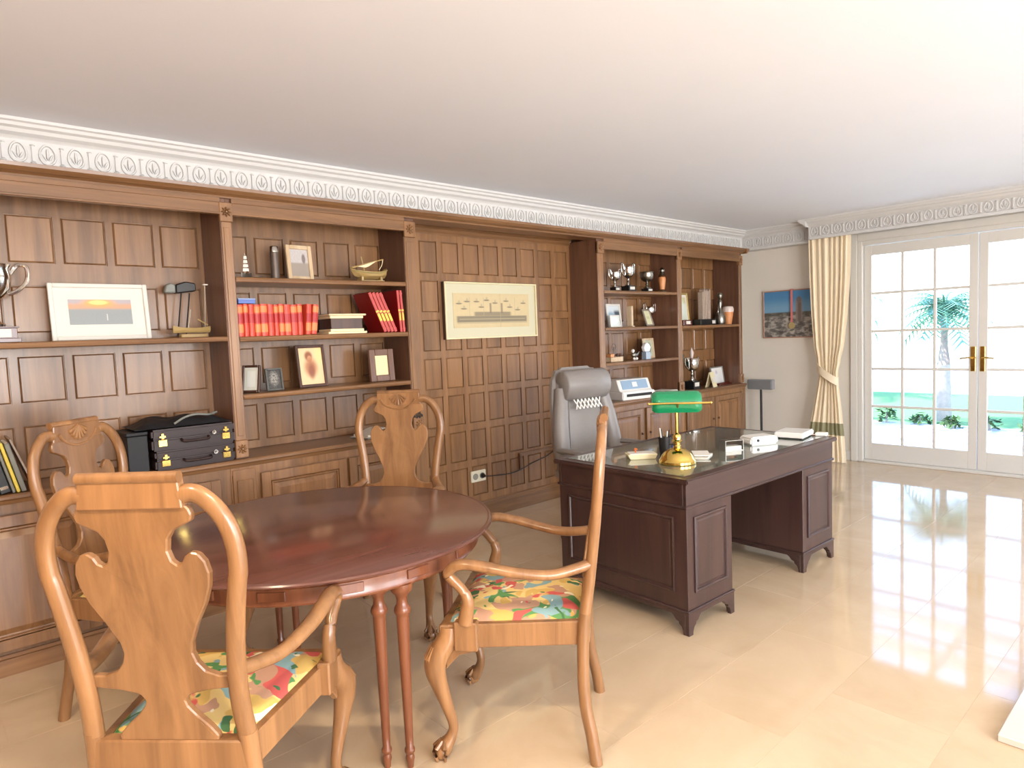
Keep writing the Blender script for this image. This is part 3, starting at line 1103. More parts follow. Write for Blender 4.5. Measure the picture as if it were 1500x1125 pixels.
for a0 in (-95, -5, 85, 175):
    a = math.radians(a0)
    cx, cy = 0.570*math.cos(a), 0.570*math.sin(a)
    q = math.radians(a0+95-45)
    for s in (-1, 1):
        mobj('leg', leg_me, W['tableleg'], tb, (cx+s*0.041*math.cos(q), cy+s*0.041*math.sin(q), 0))

# ================================================================== DESK
DR = math.radians(-1.6)
dk = thing('pedestal_desk', 'dark mahogany pedestal desk with bracket feet and green leather top', 'desk', (3.522, 2.193, 0), DR)
hx, hy = 0.817, 0.458
tp = MB()
tp.prism([(-hx, -hy), (hx, -hy), (hx, hy), (-hx, hy)], 'z', 0.756, 0.782)
top = tp.obj('desk_top', W['desk'], dk, bev=0.006, seg=2)
m, nt, b = newmat('green_leather_under_glass')
N, L = nt.nodes, nt.links
tc = N.new('ShaderNodeTexCoord')
n1 = N.new('ShaderNodeTexNoise')
n1.inputs['Scale'].default_value = 5
n1.inputs['Detail'].default_value = 5
L.new(tc.outputs['Object'], n1.inputs['Vector'])
rp = N.new('ShaderNodeValToRGB')
rp.color_ramp.elements[0].color = lin((92, 102, 94))
rp.color_ramp.elements[1].color = lin((128, 138, 128))
L.new(n1.outputs['Fac'], rp.inputs[0])
L.new(rp.outputs[0], b.inputs['Base Color'])
b.inputs['Roughness'].default_value = 0.12
b.inputs['Coat Weight'].default_value = 0.8
b.inputs['Coat Roughness'].default_value = 0.03
B(-hx+0.06, hx-0.06, -hy+0.06, hy-0.06, 0.780, 0.7845).obj('leather_inset', m, top)
gt = MB()
for a, c, e, g in ((-hx+0.052, hx-0.052, -hy+0.052, -hy+0.06), (-hx+0.052, hx-0.052, hy-0.06, hy-0.052), (-hx+0.052, -hx+0.06, -hy+0.06, hy-0.06), (hx-0.06, hx-0.052, -hy+0.06, hy-0.06)):
    gt.box(a, c, e, g, 0.780, 0.7838)
gt.obj('tooled_border', W['darkframe'], top)
bx, by = 0.795, 0.436
fz = MB()
fz.box(-bx, bx, -by, -by+0.02, 0.645, 0.756)
fz.box(-bx, bx, by-0.02, by, 0.645, 0.756)
fz.box(-bx, -bx+0.02, -by+0.02, by-0.02, 0.645, 0.756)
fz.box(bx-0.02, bx, -by+0.02, by-0.02, 0.645, 0.756)
fz.box(-bx+0.02, bx-0.02, -by+0.02, by-0.02, 0.70, 0.756)
fz.obj('frieze', W['desk'], dk, bev=0.002)
mo = MB()
for (a, c, e, g) in ((-bx-0.008, bx+0.008, -by-0.008, -by+0.02), (-bx-0.008, bx+0.008, by-0.02, by+0.008), (-bx-0.008, -bx+0.02, -by, by), (bx-0.02, bx+0.008, -by, by)):
    mo.box(a, c, e, g, 0.632, 0.647)
mo.obj('frieze_moulding', W['desk'], dk, bev=0.004)


def bracket(w):
    """outline of one bracket-foot board side from x = 0 (corner) to w."""
    return [(0, 0), (0.035, 0), (0.037, 0.02), (0.045, 0.038), (0.06, 0.05), (0.062, 0.06), (0.078, 0.066), (0.092, 0.082), (0.105, 0.092)]


PW = 0.40
for s in (-1, 1):
    x0, x1 = (-bx+0.002, -bx+PW) if s < 0 else (bx-PW, bx-0.002)
    pd = B(x0, x1, -by+0.002, by-0.002, 0.118, 0.634).obj('pedestal', W['deskz'], dk, bev=0.002)
    # framed fields on the knee side, back and outer side
    def field(a, c, z0, z1, face):
        R = []
        for ins, d in ((0.0, 0.0), (0.0, 0.007), (0.006, 0.010), (0.012, 0.008), (0.016, 0.001), (0.022, 0.001), (0.03, 0.004)):
            q = [(a+ins, z0+ins), (c-ins, z0+ins), (c-ins, z1-ins), (a+ins, z1-ins)]
            if face == 'front':
                R.append([(u, -by+0.002-d, v) for u, v in q])
            elif face == 'back':
                R.append([(u, by-0.002+d, v) for u, v in q])
            else:
                R.append([((x0-d) if s < 0 else (x1+d), u, v) for u, v in q])
        return MB().rings(R)
    field(x0+0.055, x1-0.055, 0.205, 0.585, 'front').obj('front_panel', W['deskz'], pd)
    if s > 0 or True:
        field(-by+0.075, by-0.075, 0.205, 0.585, 'side').obj('side_panel', W['deskz'], pd)
    for k in range(3):
        z0 = 0.14+k*0.158
        dw = field(x0+0.03, x1-0.03, z0, z0+0.148, 'back').obj('drawer', W['desk'], pd)
        MB().ball(((x0+x1)/2, by+0.022, z0+0.074), 0.013, (1, 1, 1), 10, 6).obj('knob', MT['brass'], dw, smooth=True)
    bm_ = MB()
    bm_.box(x0-0.010, x1+0.010, -by-0.008, by+0.008, 0.112, 0.126)
    bm_.obj('base_moulding', W['desk'], pd, bev=0.004)
    w = x1-x0+0.012
    for fy_ in (-1, 1):
        prof = bracket(w)
        pr = [(x0-0.006+a, z) for a, z in prof]+[(x1+0.006-a, z) for a, z in reversed(prof)]+[(x1+0.006, 0.113), (x0-0.006, 0.113)]
        yf = -by-0.004 if fy_ < 0 else by-0.018
        MB().prism(pr, 'y', yf, yf+0.022).obj('bracket_foot', W['desk'], pd, bev=0.002)
    for sx in (0, 1):
        yl, yh = -by+0.018, by-0.018
        pr = [(yl, 0)]+[(yl+a-0.022, z) for a, z in bracket(w)[1:]]+[(yh-a+0.022, z) for a, z in reversed(bracket(w)[1:])]+[(yh, 0), (yh, 0.113), (yl, 0.113)]
        xf_ = x0-0.006 if sx == 0 else x1-0.016
        MB().prism(pr, 'x', xf_, xf_+0.022).obj('bracket_foot', W['desk'], pd, bev=0.002)

DZ = 0.7846
# ------------------------------------------------------------------ banker's lamp
lm_ = thing('desk_lamp', 'brass banker lamp with a green glass shade on the desk', 'lamp', (3.02, 2.03, DZ), math.radians(-50))
MB().lathe([(0, 0), (0.094, 0), (0.098, 0.004), (0.098, 0.016), (0.093, 0.022), (0.088, 0.03), (0.082, 0.044), (0.066, 0.062), (0.044, 0.076), (0.026, 0.082), (0.0, 0.082)], 40).obj('lamp_base', MT['brass'], lm_, smooth=35)
MB().lathe([(0.0, 0.08), (0.02, 0.08), (0.021, 0.094), (0.017, 0.1), (0.018, 0.112), (0.026, 0.116), (0.027, 0.122), (0.021, 0.128), (0.02, 0.15), (0.014, 0.158), (0.008, 0.164), (0.009, 0.29), (0.011, 0.298), (0.0, 0.306)], 24).obj('stem', MT['brass'], lm_, smooth=35)
MB().tube([(-0.012, -0.012, 0.1), (-0.04, 0.0, 0.102)], 0.004, 8).obj('switch', MT['dark'], lm_, smooth=True)
ck = MB()
ck.tube([(-0.148, -0.082, 0.332), (0.166, -0.082, 0.332)], 0.0055, 8)
ck.ball((0.168, -0.082, 0.332), 0.008)
ck.ball((-0.15, -0.082, 0.332), 0.008)
ck.tube(cr([(0, 0, 0.295), (0, -0.05, 0.302), (0, -0.082, 0.332)], 4), 0.006, 8)
ck.obj('cross_bar', MT['brass'], lm_, smooth=True)
shd = MB()
# half-cylinder glass shade, rounded corners, open underneath
def shade_pt(u, v):
    x = (2*u-1)*0.128
    e = max(0, abs(2*u-1)-0.78)/0.22
    k = 1-0.22*e*e
    a = -0.8+v*(PI+0.9)
    r = 0.072*k
    return (x, -math.cos(a)*r*0.95, 0.326+math.sin(a)*r*0.92)
shd.grid(shade_pt, 20, 14)
def cap_pt(sx):
    def f(u, v):
        a = -0.8+v*(PI+0.9)
        r = 0.072*0.78*(1-u)
        return (sx*0.128, -math.cos(a)*r*0.95, 0.326+math.sin(a)*r*0.92)
    return f
shd.grid(cap_pt(1), 3, 14)
shd.grid(cap_pt(-1), 3, 14)
shade = shd.obj('lamp_shade', MT['glass_green'], lm_, smooth=50, solid=0.003)

# ------------------------------------------------------------------ things on the desk
def on_desk(name, label, cat, x, y, rz=0):
    return thing(name, label, cat, (x, y, DZ), rz)

t = on_desk('note_tray', 'small cream tray of notes with a red clip, beside the brass lamp', 'tray', 3.02, 2.27, math.radians(-40))
MB().prism([(-0.07, 0.0), (0.07, 0.0), (0.085, 0.028), (-0.085, 0.028)], 'y', -0.045, 0.045).obj('tray', MT['cream'], t, bev=0.003)
B(-0.07, 0.07, -0.038, 0.038, 0.028, 0.033).obj('notes', MT['paper'], t)
MB().tube(cr([(-0.03, 0, 0.034), (-0.035, 0.0, 0.055), (-0.022, 0, 0.05)], 4), 0.005, 6).obj('clip', MT['orange'], t)
t = on_desk('pen_cup', 'dark pen cup behind the brass lamp', 'pen cup', 3.20, 2.235)
MB().lathe([(0, 0), (0.03, 0), (0.036, 0.1), (0.033, 0.1), (0.028, 0.006), (0, 0.006)], 20).obj('cup', MT['dark'], t, smooth=40)
for k in range(5):
    a = k*1.3
    MB().tube([(0.01*math.cos(a), 0.01*math.sin(a), 0.01), (0.028*math.cos(a), 0.028*math.sin(a), 0.13+0.012*(k % 3))], 0.004, 6).obj('pen', MT[('pewter', 'black', 'white_plastic', 'silver', 'dark')[k]], t)
t = on_desk('pen', 'blue pen lying on the green desk leather', 'pen', 3.49, 2.36, 0.35)
MB().tube([(-0.07, 0, 0.005), (0.05, 0, 0.005), (0.07, 0, 0.005)], [0.0045, 0.0045, 0.0015], 8).obj('barrel', plain('blue_pen', (40, 60, 150), 0.3), t)
B(0.0, 0.045, -0.0015, 0.0015, 0.0095, 0.0115).obj('pen_clip', MT['silver'], t)
nb = on_desk('notepad', 'open white notepad lying right of the brass lamp', 'notepad', 3.25, 2.03, math.radians(20))
B(-0.075, 0.075, -0.05, 0.05, 0, 0.008).obj('page_block', MT['paper'], nb)
o = B(-0.06, 0.05, -0.045, 0.045, 0.010, 0.016).obj('top_sheet', MT['paper'], nb)
o.rotation_euler = (0.0, -0.06, 0.35)
o.location = (0, 0, 0.006)
t = on_desk('card_holder', 'clear silver-framed card holder standing on the desk', 'card holder', 3.53, 2.0, math.radians(-28))
h = MB()
for zz in (0.0, 0.058):
    h.box(-0.06, 0.06, -0.035, 0.035, zz, zz+0.004)
for xx in (-0.06, 0.056):
    h.box(xx, xx+0.004, -0.035, 0.035, 0.004, 0.058)
h.obj('holder', MT['pewter'], t)
B(-0.05, 0.05, -0.028, 0.028, 0.004, 0.026).obj('card_stack', MT['paper'], t)
t = on_desk('desk_clock', 'white rounded plastic device with a dark button', 'device', 3.83, 1.985, math.radians(-25))
d = MB()
d.prism([(-0.095, 0.0), (0.095, 0.0), (0.1, 0.015), (0.1, 0.04), (0.085, 0.05), (-0.085, 0.05), (-0.1, 0.04), (-0.1, 0.015)], 'y', -0.06, 0.06)
d.obj('body', MT['white_plastic'], t, bev=0.01, seg=2)
MB().tube([(-0.05, -0.058, 0.028), (-0.05, -0.063, 0.028)], 0.009, 12, (0, 0, 1)).obj('button', MT['black'], t)
t = on_desk('router_box', 'flat white router box at the desk corner', 'router', 4.17, 1.92, math.radians(8))
B(-0.11, 0.11, -0.09, 0.09, 0.008, 0.042).obj('body', MT['white_plastic'], t, bev=0.006, seg=2)
for sx in (-1, 1):
    for sy in (-1, 1):
        B(sx*0.09-0.008, sx*0.09+0.008, sy*0.07-0.008, sy*0.07+0.008, 0, 0.008).obj('foot', MT['black'], t)
t = on_desk('adapter', 'slim white plug adapter lying on the desk edge', 'adapter', 4.30, 1.80, 0.2)
B(-0.025, 0.025, -0.035, 0.035, 0, 0.022).obj('body', MT['white_plastic'], t, bev=0.005)
tag(MB().tube(cr([(4.27, 1.90, 0.80), (4.31, 1.87, 0.795), (4.345, 1.83, 0.782), (4.362, 1.80, 0.74), (4.36, 1.79, 0.6), (4.375, 1.80, 0.45), (4.36, 1.78, 0.3), (4.37, 1.80, 0.12)], 6), 0.0032, 6, (1, 0, 0)).obj('power_cable', MT['dark'], smooth=True), 'thin dark cable hanging down the end of the desk', 'cable', 'cables hanging from the desk')
tag(MB().tube(cr([(4.27, 1.94, 0.80), (4.32, 1.92, 0.796), (4.352, 1.86, 0.783), (4.368, 1.835, 0.73), (4.385, 1.82, 0.55), (4.37, 1.84, 0.4), (4.385, 1.80, 0.25), (4.40, 1.80, 0.18)], 6), 0.0028, 6, (1, 0, 0)).obj('power_cable', MT['spine'], smooth=True), 'thin reddish cable hanging down the end of the desk', 'cable', 'cables hanging from the desk')

# ================================================================== OFFICE CHAIR
oc = thing('office_chair', 'grey leather executive chair with laced back behind the desk', 'office chair', (3.70, 3.16, 0), math.radians(-6))
lg_ = MT['leather_grey']
def rounded(name, prof, x0, x1, parent, bev=0.03, mat=lg_):
    return MB().prism(prof, 'x', x0, x1).obj(name, mat, parent, bev=bev, seg=3, smooth=60)
rounded('seat_pad', [(-0.27, 0.42), (0.23, 0.42), (0.23, 0.53), (-0.22, 0.54), (-0.27, 0.50)], -0.26, 0.26, oc, 0.035)
# back: shell with padded side bolsters and a centre panel
sb = MB()
sb.prism([(-0.27, 0.52), (0.27, 0.52), (0.30, 0.70), (0.27, 1.05), (0.23, 1.20), (0.16, 1.255), (-0.16, 1.255), (-0.23, 1.20), (-0.27, 1.05), (-0.30, 0.70)], 'y', 0.10, 0.19)
sb.xf(lambda x, y, z: (x, y+0.10*((z-0.52)/0.7)**1.3, z))
sb.obj('back_shell', lg_, oc, bev=0.03, seg=3, smooth=60)
for s in (-1, 1):
    p = MB()
    K = [(0.245, 0.53, 0.06, 0.055), (0.262, 0.66, 0.065, 0.06), (0.245, 0.85, 0.062, 0.055), (0.215, 1.0, 0.055, 0.05), (0.2, 1.1, 0.05, 0.045)]
    C = cr(K, 4)
    p.tube([(s*q[0], 0.095+0.10*((q[1]-0.5)/0.7)**1.3, q[1]) for q in C], [(q[2], q[3]) for q in C], 12, (0, 1, 0))
    p.obj('bolster', lg_, oc, smooth=60)
cp_ = MB().grid(lambda u, v: ((2*u-1)*(0.14+0.05*(1-v)), 0.095-0.018*math.sin(PI*u)*math.sin(PI*v)+0.10*((0.06+0.46*v)/0.7)**1.3, 0.55+0.46*v), 10, 10)
cp_.obj('centre_panel', lg_, oc, smooth=60, solid=0.02)
hr = MB()
hr.tube([(-0.215, 0.145, 1.125), (-0.20, 0.145, 1.125), (0.2, 0.145, 1.125), (0.215, 0.145, 1.125)], [(0.075, 0.1), (0.085, 0.112), (0.085, 0.112), (0.075, 0.1)], 20, (0, 0, 1))
hro = hr.obj('headrest', lg_, oc, smooth=60)
lc = MB()
for k in range(7):
    x0 = -0.13+k*0.037
    lc.tube([(x0, 0.115, 1.02), (x0+0.037, 0.088, 0.95)], 0.005, 6)
    lc.tube([(x0+0.037, 0.113, 1.02), (x0, 0.086, 0.95)], 0.005, 6)
lc.obj('lacing', MT['white_plastic'], oc)
for s in (-1, 1):
    a = MB()
    a.tube(cr([(s*0.29, 0.14, 0.66), (s*0.31, 0.0, 0.67), (s*0.31, -0.16, 0.665), (s*0.30, -0.2, 0.62), (s*0.28, -0.14, 0.5), (s*0.24, -0.05, 0.44)], 4), [(0.03, 0.02)]*21, 8)
    a.obj('armrest', lg_, oc, smooth=60)
MB().lathe([(0, 0.09), (0.03, 0.09), (0.03, 0.25), (0.022, 0.25), (0.022, 0.42), (0, 0.42)], 16).obj('gas_lift', MT['dark'], oc, smooth=40)
for k in range(5):
    a = 2*PI*k/5+0.3
    lgm = MB().tube([(0, 0, 0.10), (0.15*math.cos(a), 0.15*math.sin(a), 0.09), (0.29*math.cos(a), 0.29*math.sin(a), 0.065)], [0.028, 0.024, 0.018], 8).obj('base_leg', MT['black'], oc, smooth=40)
    cx, cy = 0.29*math.cos(a), 0.29*math.sin(a)
    MB().tube([(cx-0.02*math.sin(a), cy+0.02*math.cos(a), 0.028), (cx+0.02*math.sin(a), cy-0.02*math.cos(a), 0.028)], 0.028, 14).obj('castor', MT['black'], lgm, smooth=40)

# ================================================================== PICTURES ON THE WALLS
def framed(name, label, cat, loc, rz, w, h, fw, fmat, picmat, depth=0.02, mat_w=0.0, matmat=None, tilt=0.0, group=None, glass=False, easel=False):
    """picture standing on its lower edge at loc, facing local -y."""
    o = thing(name, label, cat, loc, rz, group)
    f = MB()
    f.box(-w/2, -w/2+fw, -depth/2, depth/2, 0, h)
    f.box(w/2-fw, w/2, -depth/2, depth/2, 0, h)
    f.box(-w/2+fw, w/2-fw, -depth/2, depth/2, 0, fw)
    f.box(-w/2+fw, w/2-fw, -depth/2, depth/2, h-fw, h)
    f.obj('frame', fmat, o, bev=min(0.003, fw*0.2))
    B(-w/2+fw, w/2-fw, depth*0.1, depth*0.4, fw, h-fw).obj('backing', matmat or MT['paper'], o)
    iw, ih = w/2-fw-mat_w, h-2*fw-2*mat_w
    B(-iw, iw, depth*0.02, depth*0.1, fw+mat_w, fw+mat_w+ih).obj('picture', picmat, o)
    if easel:
        tz = abs(tilt)*1.05
        e = MB().prism([(depth/2, h*0.7), (depth/2+h*0.3, (depth/2+h*0.3)*tz), (depth/2+h*0.26, (depth/2+h*0.26)*tz), (depth/2, h*0.6)], 'x', -0.012, 0.012)
        e.obj('easel_leg', fmat, o)
    if tilt:
        o.rotation_euler = (tilt, 0, rz)
        o.location.z += abs(tilt)*depth*0.52
    return o


# ship print on the panelled recess
p = Paint('ship_print', (204, 186, 146))
p.over(p.noise(6, None, 0.35, 0.4, 0.65, (3, 1, 1)), (214, 194, 150))
p.rect(0.04, 0.965, 0.16, 0.34, (110, 104, 92), 0.015, 0.8)
p.rect(0.07, 0.94, 0.24, 0.265, (176, 164, 132), 0.006, 0.8)
p.rect(0.26, 0.74, 0.34, 0.46, (116, 108, 94), 0.02, 0.75)
p.rect(0.04, 0.97, 0.12, 0.15, (168, 156, 130), 0.008, 0.6)
for fx_ in (0.47, 0.62):
    p.rect(fx_-0.012, fx_+0.012, 0.42, 0.72, (132, 116, 100), 0.006, 0.8)
for mx_ in (0.2, 0.38, 0.8):
    p.rect(mx_-0.003, mx_+0.003, 0.34, 0.88, (176, 162, 132), 0.003, 0.7)
for u, v in ((0.07, 0.7), (0.13, 0.55), (0.29, 0.76), (0.35, 0.6), (0.53, 0.72), (0.68, 0.78), (0.73, 0.6), (0.84, 0.52), (0.92, 0.72), (0.17, 0.76), (0.42, 0.8)):
    p.disc(u, v, 0.036, 0.022, (104, 98, 88), 0.4, 0.8)
    p.disc(u+0.003, v+0.05, 0.012, 0.045, (170, 160, 136), 0.5, 0.7)
p.rect(0.597, 0.602, 0.0, 1.0, (176, 160, 124), 0.002, 0.7)
gl_ = plain('picture_mount_glass', (206, 202, 174), 0.06, var=0.01)
p.b.inputs['Roughness'].default_value = 0.08
pic = framed('framed_print', 'long framed print of steamships on the panelled recess', 'picture', (3.607, 4.182, 1.497), 0, 0.998, 0.452, 0.012, MT['cream'], p.done(), 0.03, 0.075, gl_)
B(-0.5, -0.485, -0.005, 0.03, 0.0, 0.452).obj('side_batten', W['darkframe'], pic)

# sunset picture in a broad white frame
p = Paint('sunset_print', (150, 156, 158))
p.over(p.noise(40, None, 0.35, 0.4, 0.65, (1, 1, 3)), (128, 138, 142))
p.rect(-1, 2, 0.62, 2, (206, 160, 130), 0.06)
p.rect(-1, 2, 0.83, 2, (178, 170, 176), 0.08)
p.disc(0.47, 0.86, 0.24, 0.16, (240, 170, 96), 0.5)
p.disc(0.47, 0.88, 0.15, 0.09, (255, 216, 136), 0.3)
p.rect(0.585, 0.6, 0.16, 0.42, (214, 218, 216), 0.006, 0.8)
framed('framed_picture', 'sunset seascape in a broad white frame leaning on the shelf', 'picture', (0.776, 4.09, 1.568), 0, 0.46, 0.302, 0.022, MT['white'], p.done(), 0.022, 0.062, MT['paper'], tilt=-0.12, easel=False)

# painting on the cream wall, half behind the curtain
p = Paint('harbour_painting', (112, 108, 104), u='Y', v='Z', rough=0.5)
p.over(p.noise(6, None, 0.8, 0.42, 0.62, (1, 1.3, 2.2)), (196, 190, 180))
p.over(p.noise(11, None, 0.6, 0.5, 0.62, (1, 1, 2)), (64, 60, 58))
p.rect(-1, 2, 0.47, 0.56, (86, 84, 70), 0.03, 0.7)
p.rect(-1, 2, 0.54, 2, (126, 172, 204), 0.02)
p.rect(-1, 2, 0.75, 2, (84, 142, 190), 0.14)
p.rect(0.29, 0.41, 0.33, 0.80, (146, 132, 124), 0.02)
p.rect(0.31, 0.37, 0.33, 0.74, (92, 84, 80), 0.02, 0.7)
p.disc(0.35, 0.80, 0.045, 0.07, (120, 112, 110), 0.3)
pt = thing('framed_painting', 'painting of a tower under blue sky, half behind the curtain', 'picture', (XW-0.014, 3.49, 1.36))
pw_, ph_ = 0.66, 0.55
f = MB()
f.box(-0.014, 0.012, -pw_/2, -pw_/2+0.012, 0, ph_)
f.box(-0.014, 0.012, pw_/2-0.012, pw_/2, 0, ph_)
f.box(-0.014, 0.012, -pw_/2+0.012, pw_/2-0.012, 0, 0.012)
f.box(-0.014, 0.012, -pw_/2+0.012, pw_/2-0.012, ph_-0.012, ph_)
f.obj('frame', wood('pinkish_frame', (176, 128, 108), (204, 160, 136), 'y'), pt, bev=0.002)
B(-0.006, 0.01, -pw_/2+0.012, pw_/2-0.012, 0.012, ph_-0.012).obj('canvas', p.done(), pt)
md = thing('medal', 'gold medal hanging on a pink ribbon over the tower painting', 'medal', (XW-0.045, 3.468, 1.5))
B(-0.002, 0.002, -0.012, 0.012, 0.03, 0.415).obj('ribbon', MT['pinkribbon'], md)
B(-0.002, 0.03, -0.012, 0.012, 0.41, 0.416).obj('ribbon_fold', MT['pinkribbon'], md)
MB().lathe([(0, -0.004), (0.036, -0.004), (0.038, 0), (0.036, 0.004), (0.03, 0.003), (0, 0.003)], 24).rot(PI/2, 'Y').obj('disc', plain('medal_gold', (226, 206, 150), 0.3, 0.6), md, smooth=40)

# ------------------------------------------------------------------ wall socket and cable
sk = thing('wall_socket', 'white double socket with a black plug on the panelled recess', 'socket', (3.392, YR-0.016, 0.365))
B(-0.078, 0.078, -0.011, 0.004, -0.046, 0.046).obj('plate', MT['socket'], sk, bev=0.004, seg=2)
for sx in (-1, 1):
    MB().lathe([(0, 0), (0.02, 0), (0.024, 0.003), (0.026, 0.003), (0.026, -0.004), (0, -0.004)], 20, (0, 0, 0)).rot(PI/2, 'X').xf(lambda x, y, z: (x+sx*0.036, y-0.0125, z)).obj('outlet', MT['sock_hole'], sk)
MB().lathe([(0, 0), (0.019, 0), (0.02, 0.012), (0.012, 0.03), (0.006, 0.036), (0, 0.036)], 16).rot(PI/2, 'X').xf(lambda x, y, z: (x+0.036, y-0.013, z)).obj('plug', MT['black'], sk, smooth=40)
tag(MB().tube(cr([(3.428, 4.155, 0.365), (3.5, 4.17, 0.352), (3.65, 4.19, 0.335), (3.8, 4.19, 0.335), (4.0, 4.19, 0.38), (4.2, 4.19, 0.42), (4.4, 4.19, 0.5), (4.54, 4.18, 0.52)], 5), 0.0045, 6).obj('power_cable', MT['black'], smooth=True), 'black cable running from the wall socket along the panelling', 'cable')
bd = thing('cable_duct', 'thin angled wooden cable cover fixed on the lower wall panels', 'cable cover', (3.86, 4.19, 0.345))
B(-0.006, 0.006, 0, 0.02, 0.0, 0.13).obj('upright', W['oakdark'], bd)
B(-0.006, 0.42, 0, 0.02, 0.13, 0.142).obj('ledge', W['oakx'], bd)

# ================================================================== CURTAIN
cu = thing('curtain', 'cream curtain tied back beside the French doors, olive band near hem', 'curtain', (7.33, 3.0, 0))
CK = [(2.44, 3.185, 2.755), (2.0, 3.178, 2.77), (1.6, 3.165, 2.80), (1.3, 3.145, 2.835), (1.1, 3.115, 2.875), (0.98, 3.095, 2.90), (0.86, 3.105, 2.895), (0.6, 3.15, 2.86), (0.35, 3.19, 2.83), (0.02, 3.205, 2.80)]
def cur_edges(z):
    for a, b in zip(CK, CK[1:]):
        if z >= b[0]:
            t_ = (z-b[0])/(a[0]-b[0])
            t_ = t_*t_*(3-2*t_) if abs(a[0]-b[0]) < 0.2 else t_
            return b[1]+(a[1]-b[1])*t_, b[2]+(a[2]-b[2])*t_
    return CK[-1][1:]
def cur_fn(z0, z1, off=0.0):
    def f(u, v):
        z = z0+(z1-z0)*v
        e0, e1 = cur_edges(z)
        squeeze = (e0-e1)/0.43
        y = e0+(e1-e0)*u
        ph = u*PI*2*7.2+1.1*math.sin(u*9)+0.7*math.sin(u*23)+0.25*math.sin(z*2+u*4)
        amp = 0.016*(0.75+0.25*math.sin(u*17+1))*(1.25-0.35*squeeze)
        return (amp*math.sin(ph)-off+0.01*math.sin(z*1.7)-0.06*(max(0, 0.9-z)/0.9)*0.6, y-3.0+0.006*math.cos(ph*2), z)
    return f
MB().grid(cur_fn(0.43, 2.44), 130, 40).obj('upper_drape', MT['curtain'], cu, smooth=80, solid=0.002)
MB().grid(cur_fn(0.30, 0.43), 130, 4).obj('band', MT['olive'], cu, smooth=80, solid=0.002)
MB().grid(cur_fn(0.012, 0.30), 130, 8).obj('hem', MT['curtain'], cu, smooth=80, solid=0.002)
tbk = MB()
def tie(u, v):
    a = 2*PI*u
    zc = 1.0-0.05*math.sin(a/2) if False else 0.985-0.055*(0.5-0.5*math.cos(a))
    hy_ = 0.105
    return (-0.002+(-0.055)*math.sin(a) if math.sin(a) > 0 else 0.05*-math.sin(a), 3.0+hy_*math.cos(a)*1.02-3.0, zc+0.045+(-0.09)*v+0.05*(math.cos(a)))
tbk.grid(tie, 40, 4)
tbk.obj('tieback', MT['curtain'], cu, smooth=80, solid=0.004)
rodt = MB().tube([(0.0, -0.26, 2.455), (0.0, 0.2, 2.455)], 0.012, 10)
rodt.obj('rail', MT['white'], cu)

# speaker on a slim stand
ss = thing('speaker_stand', 'slim dark pole stand under the grey speaker', 'stand', (7.28, 3.735, 0))
MB().lathe([(0, 0), (0.125, 0), (0.125, 0.012), (0.02, 0.022), (0, 0.022)], 32).obj('base_plate', MT['dark'], ss, smooth=35)
MB().tube([(0, 0, 0.02), (0, 0, 0.775)], 0.0135, 12).obj('pole', MT['dark'], ss, smooth=40)
sp_ = thing('speaker', 'small grey oblong speaker lying across the pole stand', 'speaker', (7.28, 3.735, 0.775))
B(-0.04, 0.04, -0.15, 0.15, 0.0, 0.115).obj('cabinet', plain('speaker_grey_case', (146, 148, 150), 0.5), sp_, bev=0.006, seg=2)
B(-0.046, -0.04, -0.14, 0.14, 0.008, 0.107).obj('grille', MT['grey_speaker'], sp_, bev=0.002)

# low marble step at the right
st = tag(B(2.745, 5.4, -0.8, 0.545, 0.0, 0.028).obj('marble_step', plain('white_marble', (214, 206, 196), 0.1, var=0.03, scale=3), bev=0.004), 'low pale marble slab step lying on the tiled floor', 'step')

# ================================================================== THINGS ON THE SHELVES
S1, S2, S3 = 1.9055, 1.5625, 1.2265
CT = 0.8585
def cup_trophy(label, x, y, z, h, r, base_h, base_w, metal='silver', handles=True, lid=False, rz=0.0, group='silver trophy cups', basemat=None, hup=0.0):
    o = thing('trophy_cup', label, 'trophy', (x, y, z), rz, group)
    bz = base_h
    bo = MB()
    bo.box(-base_w/2, base_w/2, -base_w/2, base_w/2, 0, bz*0.25)
    bo.box(-base_w*0.44, base_w*0.44, -base_w*0.44, base_w*0.44, bz*0.25, bz*0.9)
    bo.box(-base_w*0.48, base_w*0.48, -base_w*0.48, base_w*0.48, bz*0.9, bz)
    bs = bo.obj('base', basemat or MT['black'], o, bev=0.0015)
    B(-base_w*0.32, base_w*0.32, -base_w*0.44-0.003, -base_w*0.44, bz*0.33, bz*0.82).obj('plaque', MT['paper'], bs)
    H = h-bz
    pr = [(0, bz), (r*0.55, bz), (r*0.58, bz+H*0.04), (r*0.3, bz+H*0.1), (r*0.16, bz+H*0.2), (r*0.26, bz+H*0.26), (r*0.15, bz+H*0.32), (r*0.2, bz+H*0.4), (r*0.62, bz+H*0.48), (r*0.9, bz+H*0.62), (r*0.98, bz+H*0.8), (r*0.92, bz+H*0.93), (r*1.05, bz+H), (r*0.98, bz+H), (r*0.85, bz+H*0.9), (r*0.5, bz+H*0.55), (0, bz+H*0.5)]
    MB().lathe(pr, 24).obj('cup', MT[metal], o, smooth=50)
    if handles:
        for s in (-1, 1):
            K = [(s*r*0.92, 0, bz+H*0.86), (s*r*1.25, 0, bz+H*(1.0+hup)), (s*r*1.62, 0, bz+H*(0.98+hup)), (s*r*1.6, 0, bz+H*0.76), (s*r*1.2, 0, bz+H*0.6), (s*r*0.78, 0, bz+H*0.53)]
            MB().tube(cr(K, 5), r*0.1, 8, (0, 1, 0)).obj('handle', MT[metal], o, smooth=True)
    return o


cup_trophy('large silver cup on a red wooden base beside the sunset picture', 0.30, 4.0, 1.568, 0.37, 0.095, 0.075, 0.2, basemat=W['base'])
